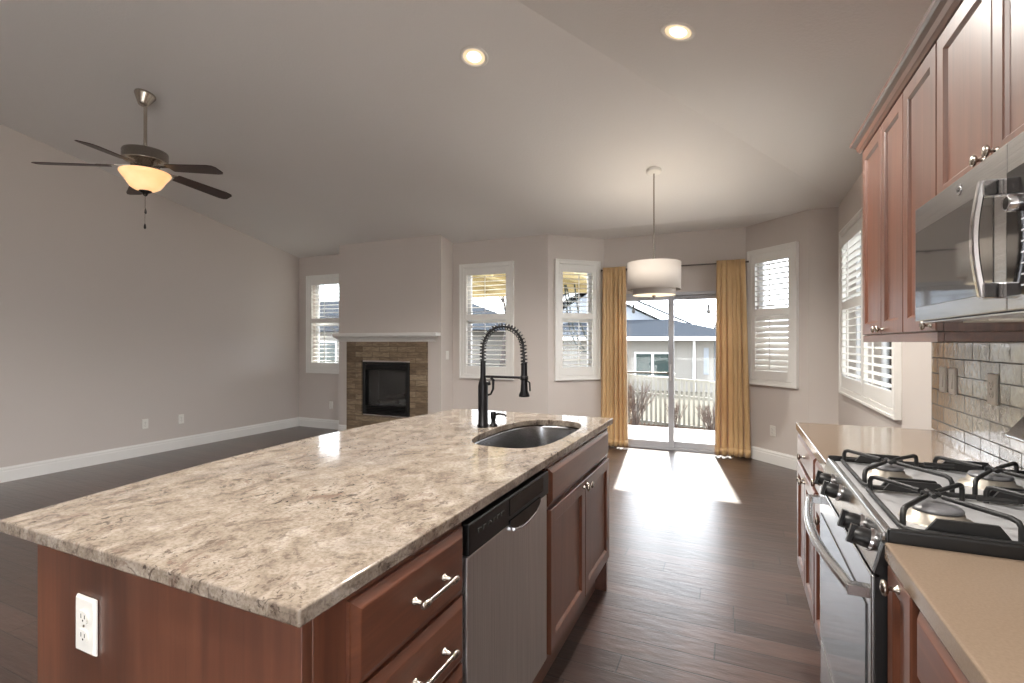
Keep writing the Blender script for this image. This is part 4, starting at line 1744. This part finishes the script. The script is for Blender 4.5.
# neighbour's house
t = thing('neighbor_house', 'pale neighbor house with grey hip roof beyond the fence', 'house', (-4.5, 20, -.35))
HY = 18.0
bb = B()
bb.box(-7.6, -0.72, HY, 26, -0.349, 1.42)
bb.build('wall', 'siding', t)
bb = B()
bb.box(-0.719, 0.25, HY + .9, 25.5, -0.349, 1.42)
bb.build('side_wing', 'siding_blue', t)
bb = B()
A_ = [(-8.2, 17.4, 1.53), (0.45, 17.4, 1.53), (0.45, 26.5, 1.53), (-8.2, 26.5, 1.53)]
bb.hexa(A_, [(-6.5, 21.2, 2.28), (-2.55, 21.2, 2.28), (-2.55, 22.6, 2.28), (-6.5, 22.6, 2.28)])
bb.build('hip_roof', 'shingle', t)
bb = B()
bb.box(-8.2, 0.45, 17.36, 26.5, 1.40, 1.53)
bb.build('gutter', 'vinyl', t)
# higher gable behind
bb = B()
bb.hexa([(-8.9, 21.9, 1.9), (-2.35, 21.9, 1.9), (-2.35, 27, 1.9), (-8.9, 27, 1.9)], [(-6.0, 21.9, 3.62), (-5.8, 21.9, 3.62), (-5.8, 27, 3.62), (-6.0, 27, 3.62)])
bb.build('gable_wall', 'siding_blue', t)
bb = B()
for s in (-1, 1):
    e0, e1 = Vector((-5.9, 21.5, 3.80)), Vector((-5.9 + s * 3.75, 21.5, 2.02))
    bb.hexa([e0, e1, e1 + Vector((0, .08, 0)), e0 + Vector((0, .08, 0))], [e0 + Vector((0, 0, .22)), e1 + Vector((0, 0, .22)), e1 + Vector((0, .08, .22)), e0 + Vector((0, .08, .22))])
bb.build('gable_fascia', 'vinyl', t)
bb = B()
for s in (-1, 1):
    e0, e1 = Vector((-5.9, 21.45, 4.03)), Vector((-5.9 + s * 3.8, 21.45, 2.23))
    bb.hexa([e0, e1, e1 + Vector((0, 5.6, 0)), e0 + Vector((0, 5.6, 0))], [v + Vector((0, 0, .08)) for v in (e0, e1, e1 + Vector((0, 5.6, 0)), e0 + Vector((0, 5.6, 0)))])
bb.build('gable_roof', 'shingle', t)
x0, x1, z0, z1 = -3.33, -2.06, 0.10, 0.99
bb = B()
f = .06
bb.box(x0, x0 + f, HY - .05, HY - .001, z0, z1).box(x1 - f, x1, HY - .05, HY - .001, z0, z1).box(x0 + f, x1 - f, HY - .05, HY - .001, z0, z0 + f).box(x0 + f, x1 - f, HY - .05, HY - .001, z1 - f, z1)
bb.box((x0 + x1) / 2 - .04, (x0 + x1) / 2 + .04, HY - .05, HY - .001, z0 + f, z1 - f)
wf = bb.build('house_window', 'vinyl', t)
for a, b_ in ((x0 + f, (x0 + x1) / 2 - .04), ((x0 + x1) / 2 + .04, x1 - f)):
    bb = B()
    bb.box(a, b_, HY - .03, HY - .001, z0 + f, z1 - f)
    bb.build('window_pane', 'house_glass', wf)
bb = B()
bb.box(-3.72, -3.60, HY - .12, HY - .001, .62, .82)
bb.hexa([(-3.75, HY - .15, .82), (-3.57, HY - .15, .82), (-3.57, HY, .82), (-3.75, HY, .82)], [(-3.69, HY - .09, .9), (-3.63, HY - .09, .9), (-3.63, HY, .9), (-3.69, HY, .9)])
bb.build('porch_lantern', 'slot', t)
bb = B()
bb.box(-1.36, -1.28, HY - .08, HY - .001, -.34, 1.40)
bb.build('downspout', 'vinyl', t)
bb = B()
bb.box(-1.02, -.86, HY - .03, HY - .001, .25, 1.15)
bb.build('shutter_board', 'siding_blue', t)

# second house far to the left
t = thing('neighbor_house', 'neighbor house with dark roof seen through the two shuttered windows by the fireplace', 'house', (-16, 21, -.35))
bb = B()
bb.box(-28, -11.0, 20, 28, -.349, 1.9)
bb.build('wall', 'siding', t)
bb = B()
bb.hexa([(-28.6, 19.4, 1.9), (-10.4, 19.4, 1.9), (-10.4, 28.6, 1.9), (-28.6, 28.6, 1.9)], [(-26, 23.5, 3.9), (-14.5, 23.5, 3.9), (-14.5, 24.5, 3.9), (-26, 24.5, 3.9)])
bb.build('hip_roof', 'shingle', t)
for x in (-24.5, -19.8, -15.2, -12.4):
    bb = B()
    bb.box(x - .7, x + .7, 19.96, 19.999, .2, 1.4)
    wf = bb.build('house_window', 'vinyl', t)
    bb = B()
    bb.box(x - .62, x - .03, 19.93, 19.959, .28, 1.32).box(x + .03, x + .62, 19.93, 19.959, .28, 1.32)
    bb.build('window_pane', 'house_glass', wf)

# patio cover over the left part of the patio
t = thing('patio_cover', 'cream patio roof outside the shuttered windows behind the faucet', 'patio cover', (-4, 7.5, -.17))
bb = B()
bb.box(-5.9, -1.95, 6.60, 9.0, 2.42, 2.50)
bb.build('roof_deck', 'cream', t)
bb = B()
bb.box(-5.9, -1.95, 8.86, 9.0, 2.25, 2.419)
bb.build('beam', 'cream', t)
for k in range(7):
    bb = B()
    xx = -5.75 + k * .61
    bb.box(xx - .02, xx + .02, 6.62, 8.859, 2.30, 2.419)
    bb.build('rafter', 'cream', t)
for xx in (-5.8, -2.06):
    bb = B()
    bb.box(xx - .06, xx + .06, 8.87, 8.99, -.17, 2.249)
    bb.build('post', 'cream', t)
# rope swing hanging from the cover
t = thing('rope_hammock', 'dark looped rope hanging outside the narrow left shutter', 'rope swing', (-2.45, 8.0, 1.15))
for pts in ([(-2.64, 2.30), (-2.61, 2.0), (-2.58, 1.7), (-2.47, 1.35), (-2.33, 1.19), (-2.25, 1.20)],
            [(-2.62, 2.30), (-2.56, 2.05), (-2.53, 1.75), (-2.42, 1.40), (-2.29, 1.20)],
            [(-2.47, 2.30), (-2.42, 1.95), (-2.38, 1.7), (-2.27, 1.42), (-2.16, 1.23), (-2.22, 1.17), (-2.30, 1.19)]):
    bb = B()
    P_ = [Vector((x, 8.0, z)) for x, z in pts]
    fine = []
    for i in range(len(P_) - 1):
        p0, p1, p2, p3 = P_[max(i - 1, 0)], P_[i], P_[i + 1], P_[min(i + 2, len(P_) - 1)]
        for k in range(6):
            s = k / 6
            fine.append(0.5 * ((2 * p1) + (p2 - p0) * s + (2 * p0 - 5 * p1 + 4 * p2 - p3) * s * s + (3 * p1 - p0 - 3 * p2 + p3) * s ** 3))
    fine.append(P_[-1])
    bb.tube(fine, 0.014, 7)
    bb.build('rope', 'rope', t)

# string lights
t = thing('string_lights', 'string of hanging bulbs outside above the sliding door', 'string lights', (-.7, 8.4, 1.95))
bb = B()
P_ = []
for k in range(25):
    a = k / 24
    P_.append((-1.95 + 3.3 * a, 8.3, 1.962 - .0308 * 3.3 * a))
bb.tube(P_, 0.006, 6)
bb.build('cable', 'black', t)
for x in (-1.55, -.97, -.40, .17, .74):
    a = (x + 1.95) / 3.3
    zc_ = 1.962 - .0308 * 3.3 * a
    bb = B()
    bb.lathe((x, 8.3, zc_), [(0.012, 0), (0.018, -.01), (0.018, -.06), (0.012, -.065)], 12)
    sk = bb.build('bulb_socket', 'black', t)
    bb = B()
    bb.lathe((x, 8.3, zc_), [(0.012, -.065), (0.028, -.09), (0.030, -.11), (0.02, -.135), (0.004, -.142)], 14)
    bb.build('bulb', 'slot', sk)


def bare_tree(x, y, h, label, seed):
    rnd = random.Random(seed)
    t = thing('bare_tree', label, 'tree', (x, y, -.35), 0, 'bare winter trees')
    tr, br_ = B(), B()

    def grow(p, d, ln, r_, lev):
        pts = [p.copy()]
        for k in range(4):
            d = (d + Vector((rnd.uniform(-.2, .2), rnd.uniform(-.2, .2), rnd.uniform(-.02, .12)))).normalized()
            p = p + d * ln / 4
            pts.append(p.copy())
        (tr if lev == 0 else br_).tube(pts, [r_ * (1 - .13 * k) for k in range(5)], 6 if lev < 2 else 4)
        if lev < 4:
            for _ in range(3 if lev < 3 else 2):
                d2 = (d + Vector((rnd.uniform(-.9, .9), rnd.uniform(-.9, .9), rnd.uniform(-.1, .5)))).normalized()
                grow(pts[rnd.choice((2, 3, 4))], d2, ln * .68, r_ * .5, lev + 1)
    grow(Vector((x, y, -.36)), Vector((0, 0, 1)), h * .38, h * .018, 0)
    tr.build('trunk', 'bark', t)
    br_.build('branches', 'bark', t)


bare_tree(-7.3, 15.0, 6.0, 'bare tree outside the shutter behind the faucet', 5)
bare_tree(-1.6, 34.0, 6.8, 'distant bare tree rising above the neighbor roof', 9)
bare_tree(-13.5, 16.0, 5.0, 'bare tree outside the shutter left of the fireplace', 12)
